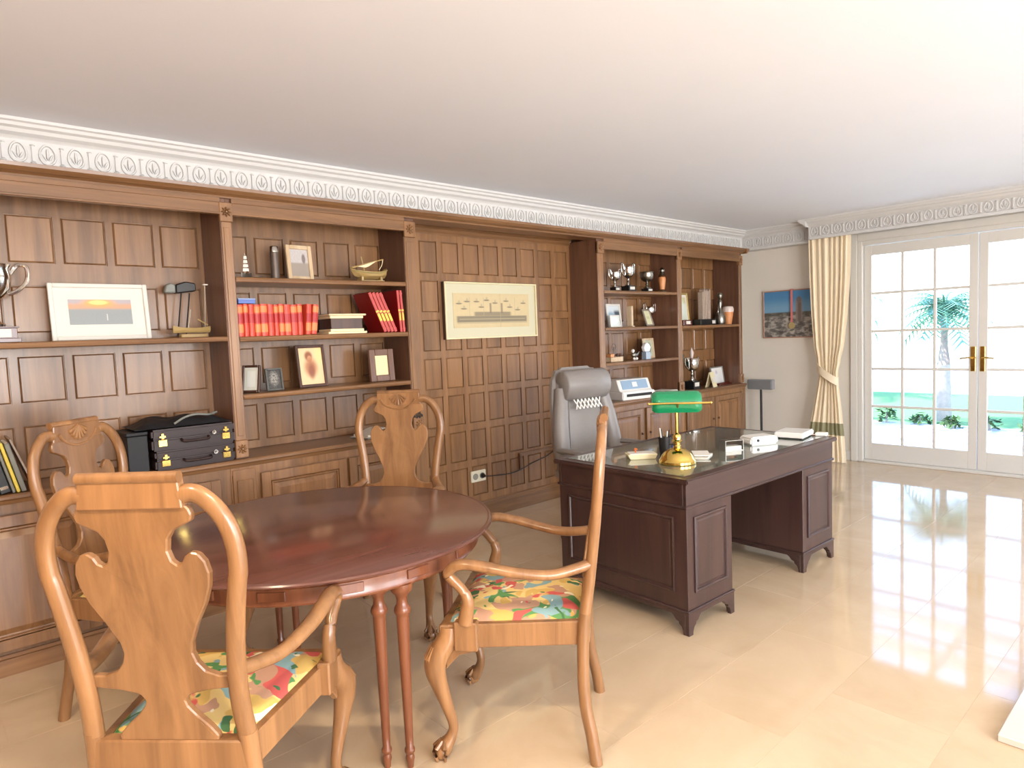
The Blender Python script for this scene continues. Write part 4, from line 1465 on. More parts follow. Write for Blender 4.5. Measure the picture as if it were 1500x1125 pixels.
# sailing ship model beside the sunset picture
o = thing('model_ship', 'small sailing ship model with bare masts beside the sunset picture', 'model ship', (1.215, 4.05, 1.568), 0.1)
B(-0.075, 0.075, -0.02, 0.02, 0, 0.02).obj('stand', W['boat'], o, bev=0.003)
hl = MB()
hl.rings([[(x_, s_*w_, z_) for s_, z_ in ((-1, zt_), (-0.75, 0.04), (0, 0.028), (0.75, 0.04), (1, zt_))] for x_, w_, zt_ in ((-0.11, 0.004, 0.07), (-0.07, 0.02, 0.058), (0, 0.027, 0.054), (0.06, 0.024, 0.057), (0.095, 0.014, 0.064))])
hl.obj('hull', W['boat'], o, smooth=50)
for x_, h_, le in ((-0.025, 0.16, 0.02), (0.07, 0.305, 0.015)):
    MB().tube([(x_, 0, 0.05), (x_+le, 0, h_)], 0.003, 6).obj('mast', MT['pewter'], o)
MB().tube([(0.03, 0, 0.105), (0.085, 0, 0.07)], 0.004, 6).obj('boom', W['boat'], o)
B(0.073, 0.098, -0.01, 0.01, 0.3, 0.307).obj('masthead', MT['paper'], o)
o = thing('desk_lamp', 'small dark-hooded lamp with grey end standing behind the ship model', 'lamp', (1.19, 4.135, 1.568), 0.0)
MB().lathe([(0, 0), (0.035, 0), (0.035, 0.01), (0.006, 0.018), (0, 0.018)], 18).obj('lamp_base', MT['dark'], o, smooth=40)
for s in (-0.015, 0.03):
    MB().tube([(s-0.02, 0, 0.012), (s+0.015, 0, 0.26)], 0.004, 6).obj('arm_rod', MT['dark'], o)
MB().prism([(-0.035, 0.255), (0.075, 0.27), (0.075, 0.315), (0.02, 0.325), (-0.035, 0.305)], 'y', -0.03, 0.03).obj('hood', MT['black'], o, bev=0.006)
MB().prism([(-0.095, 0.258), (-0.035, 0.258), (-0.036, 0.305), (-0.06, 0.315), (-0.085, 0.30)], 'y', -0.028, 0.028).obj('hood_end', MT['greybook'], o, bev=0.006)

# briefcases
def briefcase(label, x, z, w, h, d, rz):
    o = thing('briefcase', label, 'briefcase', (x, 4.0, z), rz, 'stacked leather briefcases')
    B(-w/2, w/2, -d/2, d/2, 0.0, h*0.55).obj('lower_shell', MT['leather_brown'], o, bev=0.01, seg=2)
    B(-w/2, w/2, -d/2, d/2, h*0.56, h).obj('lid', MT['leather_brown'], o, bev=0.01, seg=2)
    for s in (-1, 1):
        lk = B(s*w*0.38-0.022, s*w*0.38+0.022, -d/2-0.006, -d/2, h*0.2, h*0.52).obj('lock', MT['brass'], o, bev=0.002)
        B(s*w*0.38-0.008, s*w*0.38+0.008, -d/2-0.009, -d/2, h*0.55, h*0.82).obj('hasp', MT['brass'], lk, bev=0.002)
        B(s*w*0.38-0.015, s*w*0.38+0.015, -d/2-0.0085, -d/2, h*0.62, h*0.7).obj('hasp_bar', MT['brass'], lk)
    K = [(-0.07, -d/2, h*0.45), (-0.068, -d/2-0.02, h*0.4), (-0.05, -d/2-0.028, h*0.36), (0.05, -d/2-0.028, h*0.36), (0.068, -d/2-0.02, h*0.4), (0.07, -d/2, h*0.45)]
    MB().tube(cr(K, 4), 0.007, 8).obj('handle', MT['leather_brown'], o, smooth=True)
    MB().lathe([(0.008, -0.003), (0.012, -0.003), (0.012, 0.003), (0.008, 0.003), (0.008, -0.003)], 14).rot(PI/2, 'X').xf(lambda a, b_, c: (a+0.1, b_-d/2-0.004, c+h*0.6)).obj('ring', MT['silver'], o)
    return o
briefcase('lower dark brown leather briefcase with brass locks on the worktop', 1.13, CT, 0.42, 0.105, 0.27, 0.02)
briefcase('upper dark brown leather briefcase stacked on another briefcase', 1.13, CT+0.1055, 0.43, 0.115, 0.27, -0.01)
bg_ = thing('nylon_bag', 'crumpled black nylon bag lying on top of the briefcases', 'bag', (1.085, 4.02, CT+0.2225), 0.0)
def bagf(u, v):
    x_ = (2*u-1)*0.245
    y_ = (2*v-1)*0.14
    e = min(1, 6*min(u, 1-u))*min(1, 6*min(v, 1-v))
    return (x_, y_, 0.004+0.045*e*(0.75+0.3*math.sin(u*13+v*5)*math.cos(v*9-u*4)))
MB().grid(bagf, 30, 16).obj('body', MT['cloth_black'], bg_, smooth=80, solid=-0.003)
MB().tube(cr([(-0.05, -0.13, 0.02), (0.0, -0.142, 0.05), (0.06, -0.13, 0.06), (0.14, -0.1, 0.05), (0.2, -0.05, 0.055)], 5), 0.006, 6).obj('strap', MT['greybook'], bg_, smooth=True)
bx_ = thing('storage_box', 'black storage box standing left of the briefcases', 'box', (0.855, 4.03, CT))
B(-0.05, 0.05, -0.12, 0.12, 0, 0.195).obj('body', MT['cloth_black'], bx_, bev=0.004)
B(-0.053, 0.053, -0.123, 0.123, 0.196, 0.216).obj('lid', MT['cloth_black'], bx_, bev=0.004)

# leaning binders and books on the worktop (left)
def leaning(name, label, x, w, h, d, lean, mat, y=3.97, z=CT, cat='book', group='leaning books and binders', band=None):
    o = thing(name, label, cat, (x, y, z), 0, group)
    o.rotation_euler = (0, lean, 0)
    B(0, w, -d/2, d/2, 0, h).obj('cover', mat, o, bev=0.003)
    B(0.004, w-0.004, -d/2+0.006, d/2+0.001, 0.004, h+0.0006).obj('pages', MT['paper'], o)
    if band:
        B(w*0.12, w*0.88, -d/2-0.001, -d/2, h*band[0], h*band[1]).obj('spine_label', band[2], o)
    return o
xs = 0.215
for (w, h, mat, lb, bd_) in ((0.045, 0.23, MT['blackbook'], 'black ring binder with a white spine label, beside the pale books', (0.55, 0.9, MT['paper'])), (0.04, 0.24, MT['blackbook'], 'plain black ring binder leaning next to the labelled one', (0.08, 0.14, MT['silver'])), (0.012, 0.235, MT['greybook'], 'thin grey folder leaning between the binders', None), (0.014, 0.245, MT['yellow'], 'thin yellow book leaning among the binders', None), (0.02, 0.24, MT['greybook'], 'grey-green book leaning among the binders', None)):
    leaning('binder' if mat is MT['blackbook'] else 'book', lb, xs, w, h, 0.2, -0.22, mat, band=bd_)
    xs += w/math.cos(0.22)+0.004
o = thing('magazine', 'pale magazine with an orange base leaning behind the chair crest', 'magazine', (0.40, 4.05, CT), 0.0)
o.rotation_euler = (0.0, -0.32, 0.0)
B(0, 0.008, -0.11, 0.11, 0.0, 0.06).obj('cover_foot', MT['orange'], o)
B(0, 0.008, -0.11, 0.11, 0.0605, 0.26).obj('cover', MT['stone'], o)

# --- red book shelves
o = thing('model_ship', 'tiny white-sailed ship on the top shelf of the book case', 'model ship', (1.515, 3.98, S1), 0.2)
hl = MB().rings([[(x_, s_*w_, z_) for s_, z_ in ((-1, zt_), (0, 0.006), (1, zt_))] for x_, w_, zt_ in ((-0.035, 0.002, 0.036), (-0.018, 0.011, 0.028), (0.01, 0.012, 0.028), (0.034, 0.003, 0.04))])
hl.obj('hull', MT['pewter'], o, smooth=50)
B(-0.015, 0.015, -0.008, 0.008, 0, 0.01).obj('stand', MT['dark'], o)
MB().tube([(-0.01, 0, 0.02), (-0.004, 0, 0.15)], 0.002, 6).obj('mast', MT['pewter'], o)
for k in range(4):
    z_ = 0.042+k*0.024
    MB().prism([(-0.026+k*0.003, z_), (0.014-k*0.003, z_+0.002), (0.012-k*0.003, z_+0.019), (-0.023+k*0.003, z_+0.018)], 'y', -0.006, -0.003).obj('sail', MT['paper'], o)
o = thing('document_tube', 'upright grey cylinder with a silver cap on the top shelf', 'tube', (1.69, 3.98, S1))
MB().lathe([(0, 0), (0.026, 0), (0.026, 0.165), (0, 0.165)], 20).obj('body', plain('grey_tube', (96, 84, 76), 0.35, 0.3), o, smooth=40)
MB().lathe([(0, 0.165), (0.027, 0.165), (0.027, 0.196), (0.024, 0.2), (0, 0.2)], 20).obj('cap', MT['silver'], o, smooth=40)
p = Paint('beach_photo', (196, 190, 188))
p.rect(-1, 2, 0, 0.5, (158, 146, 134), 0.04)
p.disc(0.75, 0.66, 0.1, 0.18, (120, 110, 108), 0.3)
p.over(p.noise(20, None, 0.3, 0.4, 0.6), (150, 146, 146))
framed('photo_frame', 'pale wooden photo frame on the top shelf with the model boat', 'photo frame', (1.865, 4.0, S1), 0.08, 0.175, 0.222, 0.026, W['light'], p.done(), 0.018, tilt=-0.1, easel=True)
# model fishing boat
o = thing('model_boat', 'pale wooden model fishing boat on the top shelf', 'model boat', (2.345, 3.985, S1), -0.05)
hl = MB()
hl.rings([[(x_, s_*w_, z_) for s_, z_ in ((-1, zt_), (-0.8, zb_+0.02), (0, zb_), (0.8, zb_+0.02), (1, zt_))] for x_, w_, zt_, zb_ in ((-0.135, 0.004, 0.092, 0.078), (-0.11, 0.03, 0.078, 0.04), (-0.06, 0.048, 0.07, 0.022), (0, 0.052, 0.067, 0.02), (0.07, 0.048, 0.07, 0.022), (0.115, 0.034, 0.084, 0.03), (0.125, 0.02, 0.094, 0.05))])
hl.obj('hull', W['boat'], o, smooth=40)
for s in (-1, 1):
    MB().tube([(-0.12, s*0.022, 0.074), (-0.06, s*0.05, 0.062), (0, s*0.054, 0.058), (0.07, s*0.05, 0.062), (0.118, s*0.036, 0.08)], 0.004, 6).obj('gunwale_strake', plain('sage_strake', (150, 140, 90), 0.5), o)
B(-0.08, 0.09, -0.04, 0.04, 0, 0.012).obj('cradle', W['boat'], o)
for x_ in (-0.075, 0.065):
    B(x_, x_+0.015, -0.035, 0.035, 0.01, 0.035).obj('cradle_block', W['boat'], o)
MB().tube([(-0.03, 0, 0.05), (-0.055, 0, 0.17)], 0.004, 6).obj('mast', W['boat'], o)
MB().tube([(-0.135, 0, 0.092), (0.11, 0, 0.158)], [0.006, 0.004], 6).obj('spar', W['boat'], o)
MB().prism([(-0.1, 0.104), (0.06, 0.147), (0.0, 0.108), (-0.025, 0.098)], 'y', -0.004, 0.004).obj('furled_sail', MT['cream'], o)
MB().tube(cr([(0.108, 0, 0.157), (0.098, 0, 0.12), (0.075, 0, 0.085)], 4), 0.0025, 6).obj('rope', MT['cream'], o)

# thirteen red volumes
ws = [0.036, 0.03, 0.034, 0.036, 0.044, 0.037, 0.03, 0.034, 0.042, 0.042, 0.034, 0.036, 0.04]
xs = 1.418
ORD = ['', 'second ', 'third ', 'fourth ', 'fifth ', 'sixth ', 'seventh ', 'eighth ', 'ninth ', 'tenth ', 'eleventh ', 'twelfth ', 'thirteenth ']
for i, w in enumerate(ws):
    ln = 0.0 if i < 11 else (0.08 if i == 11 else 0.13)
    o = thing('book', (ORD[12-i]+'orange-red volume from the leaning end of the long row') if i < 12 else 'last orange-red volume, leaning most, at the end of the long row', 'book', (xs+(0.0 if ln == 0 else 0.014), 3.985, S2), 0, 'orange-red volumes in a row')
    if ln:
        o.rotation_euler = (0, ln, 0)
        o.location.z += w*math.sin(ln)+0.0005
    h = 0.186+0.002*((i*5) % 3)
    w_ = w-0.0015
    sp2 = MB()
    n_ = 6
    prof = [(w_/2-w_/2*math.cos(PI*k/n_), -0.07-0.008*math.sin(PI*k/n_)) for k in range(n_+1)]+[(w_, 0.07), (0, 0.07)]
    sp2.prism(prof, 'z', 0, h)
    cv_ = sp2.obj('cover', MT['red'], o, smooth=50)
    B(0.003, w_-0.003, -0.062, 0.068, 0.003, h+0.0008).obj('pages', MT['cream'], o)
    for (a_, b_, mm) in ((0.42, 0.70, MT['redlabel']), (0.74, 0.94, MT['redgold'] if i % 3 != 2 else MT['red']), (0.12, 0.38, MT['redgold'] if i % 4 in (0, 3) else MT['red'])):
        l_ = MB()
        pr2 = [(w_/2-w_*0.5*math.cos(PI*k/n_), -0.0712-0.0088*math.sin(PI*k/n_)) for k in range(n_+1)]
        l_.prism(pr2, 'z', h*a_, h*b_)
        l_.obj('spine_label' if mm is MT['redlabel'] else 'spine_band', mm, o)
    xs += w
o = thing('card_box', 'flat blue box lying on top of the orange-red volumes', 'box', (1.482, 3.975, S2+0.1925))
B(-0.05, 0.05, -0.06, 0.06, 0, 0.022).obj('body', MT['blue'], o, bev=0.002)
B(-0.051, 0.051, -0.061, 0.061, 0.022, 0.03).obj('lid', plain('pale_blue_lid', (150, 170, 214), 0.5), o, bev=0.002)
# stacked boxes
o = thing('keepsake_box', 'dark brown keepsake box with cream edges next to red books', 'box', (2.12, 3.985, S2))
B(-0.145, 0.13, -0.095, 0.095, 0, 0.014).obj('foot_board', MT['cream'], o, bev=0.002)
B(-0.125, 0.115, -0.085, 0.085, 0.014, 0.032).obj('plinth', MT['cream'], o, bev=0.003)
B(-0.12, 0.105, -0.082, 0.082, 0.032, 0.098).obj('body', W['darkframe'], o, bev=0.002)
B(-0.125, 0.112, -0.086, 0.086, 0.098, 0.116).obj('rim', MT['cream'], o, bev=0.003)
B(-0.135, 0.13, -0.095, 0.095, 0.116, 0.128).obj('lid', MT['cream'], o, bev=0.004)
o = thing('keepsake_box', 'small plain dark box tucked behind the cream-edged box', 'box', (1.985, 4.14, S2))
B(-0.045, 0.06, -0.045, 0.045, 0, 0.115).obj('body', W['darkframe'], o, bev=0.003)
B(-0.048, 0.063, -0.048, 0.048, 0.115, 0.135).obj('lid', W['darkframe'], o, bev=0.003)
# leaning deep red albums and two upright ones
xs = 2.385
def album(label, x, w, h, lean, grp, d=0.2):
    o = thing('album', label, 'book', (x, 3.99, S2), 0, grp)
    o.rotation_euler = (0, lean, 0)
    B(0, 0.003, -d/2, d/2, 0, h).obj('cover_board', MT['deepred'], o)
    B(w-0.003, w, -d/2, d/2, 0, h).obj('cover_board', MT['deepred'], o)
    B(0.003, w-0.003, -d/2+0.004, d/2-0.004, 0.004, h-0.004).obj('pages', MT['cream'], o)
    spn = B(0.0, w, -d/2-0.004, -d/2, 0, h).obj('spine', MT['spine'], o, bev=0.002)
    B(0.002, w-0.002, -d/2-0.006, -d/2-0.004, h*0.28, h*0.47).obj('gold_panel', MT['gold'], spn)
    for k in (0.06, 0.5, 0.9):
        B(-0.0005, w+0.0005, -d/2-0.0055, -d/2-0.004, h*k, h*k+0.012).obj('spine_rib', MT['gold'] if k == 0.5 else MT['spine'], spn)
    return o
for k in range(4):
    album(('', 'second ', 'third ', 'fourth ')[k].capitalize().strip()+(' ' if k else 'First ')+'leaning deep red gilt-spined album from the keepsake box', 2.380+0.0275*k, 0.022, 0.285, -0.40, 'leaning deep red albums')
for k in range(2):
    album(('upright deep red album next to the leaning albums', 'upright deep red album against the bookcase side')[k], 2.506+0.024*k, 0.018, 0.285, -0.06, 'upright deep red albums', 0.2)

# --- third shelf frames
p = Paint('small_certificate', (226, 226, 214))
p.rect(0.2, 0.8, 0.15, 0.85, (238, 240, 232), 0.02)  # white picture, slightly paler in the middle
o = framed('photo_frame', 'narrow frame with a white picture turned sideways beside the small dark photo', 'photo frame', (1.492, 3.98, S3), -0.95, 0.12, 0.165, 0.014, W['darkframe'], p.done(), 0.016, tilt=-0.18, easel=True)
p = Paint('dark_photo', (70, 66, 62))
p.disc(0.5, 0.55, 0.3, 0.35, (150, 146, 136), 0.5)
p.over(p.noise(12, None, 0.8, 0.45, 0.6), (40, 38, 38))
framed('photo_frame', 'small dark photo frame between two larger frames', 'photo frame', (1.645, 3.98, S3), 0.12, 0.112, 0.138, 0.012, plain('grey_frame', (92, 92, 88), 0.4, 0.3), p.done(), 0.016, tilt=-0.12, easel=True)
p = Paint('sepia_portrait', (238, 204, 158))
p.disc(0.42, 0.78, 0.16, 0.13, (150, 92, 60), 0.4)
p.disc(0.46, 0.7, 0.10, 0.09, (206, 150, 108), 0.3)
p.disc(0.48, 0.46, 0.26, 0.24, (176, 112, 76), 0.5, 0.9)
p.disc(0.5, 0.36, 0.13, 0.2, (140, 78, 56), 0.5, 0.8)
p.disc(0.9, 0.85, 0.2, 0.3, (255, 222, 150), 0.6, 0.7)
framed('photo_frame', 'sepia portrait in a dark wooden frame on the third shelf', 'photo frame', (1.905, 4.0, S3), 0.1, 0.205, 0.272, 0.019, W['darkframe'], p.done(), 0.02, tilt=-0.12, easel=True)
p = Paint('cream_text_card', (236, 222, 172))
for k in range(5):
    p.rect(0.15, 0.85, 0.3+k*0.1, 0.315+k*0.1, (196, 178, 130), 0.008, 0.6)
framed('photo_frame', 'broad wooden frame around a cream card on the third shelf', 'photo frame', (2.415, 4.0, S3), -0.06, 0.185, 0.222, 0.043, W['oakdark'], p.done(), 0.026, tilt=-0.08, easel=True)
# papers on the worktop
for k, (dx, rz_, zz) in enumerate(((0.0, 0.3, 0), (0.03, 0.12, 0.012))):
    o = thing('magazine', ('open white magazine lying on the worktop' if k else 'folded grey magazine under the open white one'), 'magazine', (2.28+dx, 3.98, CT+zz), rz_)
    B(-0.11, 0.11, -0.08, 0.08, 0, 0.01).obj('pages', MT['paper'] if k else MT['greybook'], o, bev=0.002)
    q = MB().grid(lambda u, v: (-0.11+0.22*u, -0.08+0.16*v, 0.0115+(0.05*math.sin(PI*u*0.9)*u if k else 0.0)), 8, 2)
    q.obj('top_page', MT['paper'], o, solid=0.001)
o = thing('key_bunch', 'bunch of dark keys hanging on the bookcase pilaster', 'keys', (2.60, 3.866, 1.04))
MB().tube([(0.014*math.cos(2*PI*k/14), -0.003, 0.014*math.sin(2*PI*k/14)-0.014) for k in range(14)], 0.002, 6, (0, 1, 0), closed=True).obj('ring', MT['dark'], o)
MB().tube([(0, 0.0, 0.0), (0, -0.012, 0.003)], 0.003, 6).obj('hook', MT['brass'], o)
for k in range(4):
    b0 = MB()
    b0.ball((0, -0.004, -0.03), 0.010, (1, 0.25, 1), 10, 5).box(-0.0025, 0.0025, -0.006, -0.002, -0.085, -0.038).box(0.0025, 0.009, -0.006, -0.002, -0.083, -0.066)
    b0.rot(-0.5+0.35*k, 'Y', (0, 0, -0.014)).obj('key', MT['dark'], o)

# --- trophies on the right-hand bookcases
R1, R2, R3 = 1.8865, 1.5485, 1.2245
cup_trophy('shorter silver cup with tall handles on the top trophy shelf', 4.985, 4.0, R1, 0.185, 0.052, 0.04, 0.075, hup=0.15)
cup_trophy('taller silver cup with tall handles on the top trophy shelf', 5.17, 3.985, R1, 0.24, 0.062, 0.055, 0.11, hup=0.15)
o = cup_trophy('grey pewter tankard cup without handles on the top shelf', 5.47, 3.985, R1, 0.20, 0.07, 0.035, 0.09, metal='pewter', handles=False)
o = thing('pin_trophy', 'skittle-shaped trophy with a round head on the top shelf', 'trophy', (5.72, 3.98, R1))
MB().lathe([(0, 0), (0.05, 0), (0.045, 0.012), (0.02, 0.03), (0, 0.03)], 20).obj('foot', MT['pewter'], o, smooth=40)
MB().lathe([(0, 0.03), (0.026, 0.03), (0.038, 0.13), (0.034, 0.155), (0.012, 0.165), (0, 0.165)], 20).obj('body', MT['terra'], o, smooth=40)
MB().lathe([(0, 0.16), (0.026, 0.165), (0.04, 0.178), (0.026, 0.192), (0.012, 0.196), (0, 0.196)], 20).obj('collar', MT['pewter'], o, smooth=40)
MB().ball((0, 0, 0.222), 0.03, (1, 1, 1), 16, 10).obj('head', MT['pewter'], o, smooth=True)
# middle shelf
p = Paint('bright_album_photo', (206, 216, 222))
p.rect(0.55, 1.1, 0.1, 0.75, (70, 84, 100), 0.1)
p.rect(0.0, 0.6, 0.0, 0.3, (236, 240, 238), 0.05)
p.disc(0.3, 0.5, 0.3, 0.2, (150, 176, 192), 0.5)
framed('photo_frame', 'large white-bordered photo frame on the middle trophy shelf', 'photo frame', (5.02, 4.04, R2), 0.1, 0.24, 0.225, 0.02, MT['white'], p.done(), 0.016, tilt=-0.1, easel=True)
p = Paint('pale_photo', (216, 226, 224))
p.disc(0.5, 0.5, 0.4, 0.3, (236, 240, 240), 0.4)
framed('photo_frame', 'low white frame standing in front of the larger white one', 'photo frame', (4.90, 3.94, R2), 0.15, 0.17, 0.115, 0.012, MT['white'], p.done(), 0.012, tilt=-0.08, easel=True)
o = thing('wooden_ruler', 'thin upright pale wooden ruler beside the white photo frames', 'ruler', (5.18, 3.98, R2))
B(-0.012, 0.012, -0.03, 0.03, 0.01, 0.2).obj('slat', W['light'], o, bev=0.003)
B(-0.02, 0.02, -0.04, 0.04, 0, 0.01).obj('foot', W['light'], o)
p = Paint('award_plate', (214, 212, 176))
p.rect(0.2, 0.8, 0.4, 0.6, (190, 186, 140), 0.05, 0.7)
framed('award_plaque', 'tilted grey plaque with a cream plate in front of handled cup', 'plaque', (5.45, 3.94, R2), 0.18, 0.16, 0.175, 0.017, plain('grey_plaque_frame', (140, 128, 116), 0.4), p.done(), 0.014, tilt=-0.3, easel=True)
o = cup_trophy('small silver cup with wide horn handles behind the tilted plaque', 5.66, 4.1, R2, 0.2, 0.06, 0.04, 0.07, hup=0.2)
# lower shelf
o = thing('wood_carving', 'tall dark wooden strip standing at the lower trophy shelf end', 'carving', (4.71, 3.98, R3))
B(-0.016, 0.016, -0.03, 0.03, 0, 0.2).obj('strip', W['darkframe'], o, bev=0.004)
B(-0.02, 0.02, -0.035, 0.035, 0.2, 0.212).obj('cap', W['darkframe'], o, bev=0.003)
o = thing('wooden_model', 'low pale wooden block model with small wheels and post', 'model', (4.93, 3.99, R3))
B(-0.09, 0.09, -0.04, 0.04, 0.0, 0.045).obj('block', W['light'], o, bev=0.004)
B(-0.08, -0.03, -0.03, 0.03, 0.045, 0.075).obj('cab', MT['terra'], o, bev=0.004)
MB().tube([(0.0, 0, 0.045), (0.0, 0, 0.14)], 0.005, 8).obj('post', W['darkframe'], o)
MB().tube([(0.06*math.cos(2*PI*k/14)*0.5+0.0, 0, 0.14+0.03*math.sin(2*PI*k/14)) for k in range(14)], 0.003, 6, (0, 1, 0), closed=True).obj('hoop', W['darkframe'], o)
for k in range(2):
    MB().ball((0.035+0.045*k, -0.01, 0.062), 0.017, (1.2, 1, 0.8), 10, 6).obj('bead', W['darkframe'], o, smooth=True)
o = thing('bird_figurine', 'small grey and white bird figurine on the lower trophy shelf', 'figurine', (5.23, 3.98, R3))
MB().ball((0, 0, 0.05), 0.032, (1.2, 0.8, 0.9), 12, 8).obj('body', MT['pewter'], o, smooth=True)
MB().ball((-0.028, -0.005, 0.09), 0.018, (1, 1, 1.1), 10, 6).obj('head', MT['white_plastic'], o, smooth=True)
MB().prism([(0.02, 0.05), (0.07, 0.085), (0.065, 0.065), (0.03, 0.035)], 'y', -0.008, 0.008).obj('tail', MT['pewter'], o)
for s in (-1, 1):
    MB().ball((s*0.02, -0.012, 0.014), 0.014, (1.2, 1, 1), 8, 6).obj('foot', MT['white_plastic'], o, smooth=True)
o = thing('crystal_award', 'white faceted crystal award in front of a green picture', 'trophy', (5.38, 3.95, R3))
B(-0.035, 0.035, -0.03, 0.03, 0, 0.075).obj('base', plain('blue_grey_base', (150, 166, 184), 0.2), o, bev=0.003)
MB().prism([(-0.035, 0.075), (0.035, 0.075), (0.055, 0.12), (0.03, 0.15), (0, 0.168), (-0.03, 0.15), (-0.055, 0.12)], 'y', -0.022, 0.022).obj('crystal', plain('frosted_crystal', (240, 242, 244), 0.12), o, bev=0.008)
p = Paint('green_botanical', (196, 196, 172))
p.disc(0.5, 0.5, 0.3, 0.34, (122, 130, 110), 0.4)
framed('photo_frame', 'pale green botanical picture behind the crystal award', 'photo frame', (5.60, 4.07, R3), 0.0, 0.185, 0.205, 0.02, W['light'], p.done(), 0.014, tilt=-0.1, easel=True)
# printer and paper on the worktop
o = thing('printer', 'white desktop printer standing on the worktop near the grey chair', 'printer', (5.15, 4.0, CT), -0.17)
B(-0.21, 0.21, -0.15, 0.14, 0, 0.075).obj('body', MT['white_plastic'], o, bev=0.008, seg=2)
MB().prism([(-0.12, 0.0755), (0.14, 0.0755), (0.14, 0.19), (-0.06, 0.19), (-0.10, 0.09)], 'x', -0.205, 0.205).obj('scanner_housing', MT['white_plastic'], o, bev=0.006)
tl_ = -math.atan2(0.04, 0.10)
q = MB().box(-0.165, 0.165, -0.002, 0.002, 0.0, 0.088).rot(tl_, 'X').xf(lambda a, b_, c: (a, b_-0.1, c+0.097))
sc_ = q.obj('control_panel', MT['screen'], o)
q = MB().box(-0.03, 0.03, -0.003, 0.003, 0.02, 0.068).rot(tl_, 'X').xf(lambda a, b_, c: (a, b_-0.1015, c+0.097))
q.obj('display', MT['white_plastic'], sc_)
B(-0.16, 0.16, -0.156, -0.15, 0.03, 0.056).obj('paper_slot', MT['dark'], o)
o = thing('paper_stack', 'small stack of white paper right of the printer', 'paper', (5.70, 3.96, CT), 0.1)
B(-0.10, 0.10, -0.09, 0.09, 0, 0.03).obj('sheets', MT['paper'], o)
B(-0.08, 0.10, -0.08, 0.095, 0.0305, 0.034).obj('top_sheet', MT['paper'], o)
# --- end bookcase shelf
R5 = 1.5425
p = Paint('certificate', (216, 224, 206))
p.rect(-1, 2, 0.75, 2, (206, 204, 160), 0.05)
p.disc(0.45, 0.5, 0.4, 0.4, (226, 236, 226), 0.5)
framed('certificate_frame', 'pale certificate in a gilt frame on the single shelf', 'certificate', (6.24, 4.08, R5), 0.1, 0.30, 0.36, 0.022, plain('gilt_frame', (186, 164, 104), 0.35, 0.4), p.done(), 0.018, 0.03, tilt=-0.08, easel=True)
o = thing('stone_trophy', 'rough pale stone column trophy on a black base', 'trophy', (6.60, 4.04, R5))
B(-0.17, 0.15, -0.06, 0.06, 0, 0.065).obj('base', MT['black'], o, bev=0.003)
B(0.06, 0.12, -0.063, -0.06, 0.015, 0.05).obj('plaque', MT['paper'], o)
cl = MB()
for k in range(7):
    cl.prism([(-0.08+0.0235*k, 0.065), (-0.08+0.0235*k+0.022, 0.065), (-0.08+0.0235*k+0.0225, 0.37+0.012*((k*3) % 4)), (-0.08+0.0235*k, 0.365+0.012*((k*5) % 3))], 'y', -0.03-0.006*(k % 3), 0.03)
cl.obj('column', MT['stone'], o, bev=0.002)
o = thing('plaque_block', 'small dark wooden block with a white plaque before the certificate', 'plaque', (6.07, 3.94, R5))
B(-0.08, 0.08, -0.03, 0.03, 0, 0.06).obj('block', W['base'], o, bev=0.003)
B(-0.035, 0.04, -0.033, -0.03, 0.015, 0.048).obj('plate', MT['paper'], o)
o = thing('pewter_figure', 'tall slim pewter figure with a rounded base', 'figurine', (6.82, 3.975, R5))
MB().lathe([(0, 0), (0.05, 0), (0.06, 0.03), (0.058, 0.09), (0.04, 0.14), (0.02, 0.17), (0.016, 0.2), (0.028, 0.235), (0.024, 0.27), (0.014, 0.285), (0.03, 0.31), (0.032, 0.335), (0.022, 0.355), (0, 0.36)], 20).obj('body', MT['pewter'], o, smooth=50)
MB().tube(cr([(-0.02, 0, 0.25), (-0.055, -0.01, 0.2), (-0.06, -0.01, 0.14), (-0.045, 0, 0.1)], 4), 0.008, 6).obj('arm', MT['pewter'], o, smooth=True)
o = thing('vase', 'small tapering orange and white vase near the bookcase end', 'vase', (6.975, 3.965, R5))
MB().lathe([(0, 0), (0.038, 0), (0.042, 0.03), (0.06, 0.14), (0.064, 0.17), (0.055, 0.198), (0.036, 0.205), (0.032, 0.2), (0.046, 0.17), (0.0, 0.15)], 24).obj('body', MT['terra'], o, smooth=50)
MB().lathe([(0.0612, 0.14), (0.0652, 0.17), (0.0562, 0.199), (0.037, 0.206), (0.037, 0.204), (0.054, 0.196), (0.062, 0.168), (0.0602, 0.14)], 24).obj('pale_rim', MT['bluewhite'], o, smooth=50)
# --- end worktop
o = cup_trophy('tall silver cup with figure on top, black base, on the worktop', 6.25, 3.99, CT, 0.335, 0.08, 0.085, 0.13)
MB().lathe([(0, 0.30), (0.03, 0.31), (0.012, 0.33), (0.02, 0.37), (0.024, 0.39), (0.008, 0.43), (0, 0.45)], 12).obj('finial', MT['bluewhite'], o, smooth=50)
o = thing('glass_vase', 'tall green tinted glass vase behind the silver cup', 'vase', (6.085, 4.07, CT))
MB().lathe([(0, 0), (0.05, 0), (0.055, 0.01), (0.05, 0.12), (0.065, 0.28), (0.08, 0.38), (0.076, 0.38), (0.06, 0.28), (0.044, 0.12), (0.0, 0.02)], 24).obj('body', MT['greenglass'], o, smooth=50)
MB().lathe([(0, 0.0), (0.062, 0.0), (0.062, 0.006), (0, 0.006)], 24).obj('foot', MT['greenglass'], o, smooth=40)
p = Paint('white_card', (240, 240, 238))
p.disc(0.45, 0.72, 0.09, 0.12, (206, 196, 204), 0.4, 0.8)
framed('framed_card', 'white framed card on a dark stand at the worktop end', 'photo frame', (6.84, 4.02, CT), 0.12, 0.33, 0.205, 0.014, MT['greybook'], p.done(), 0.016, tilt=-0.14, easel=True)
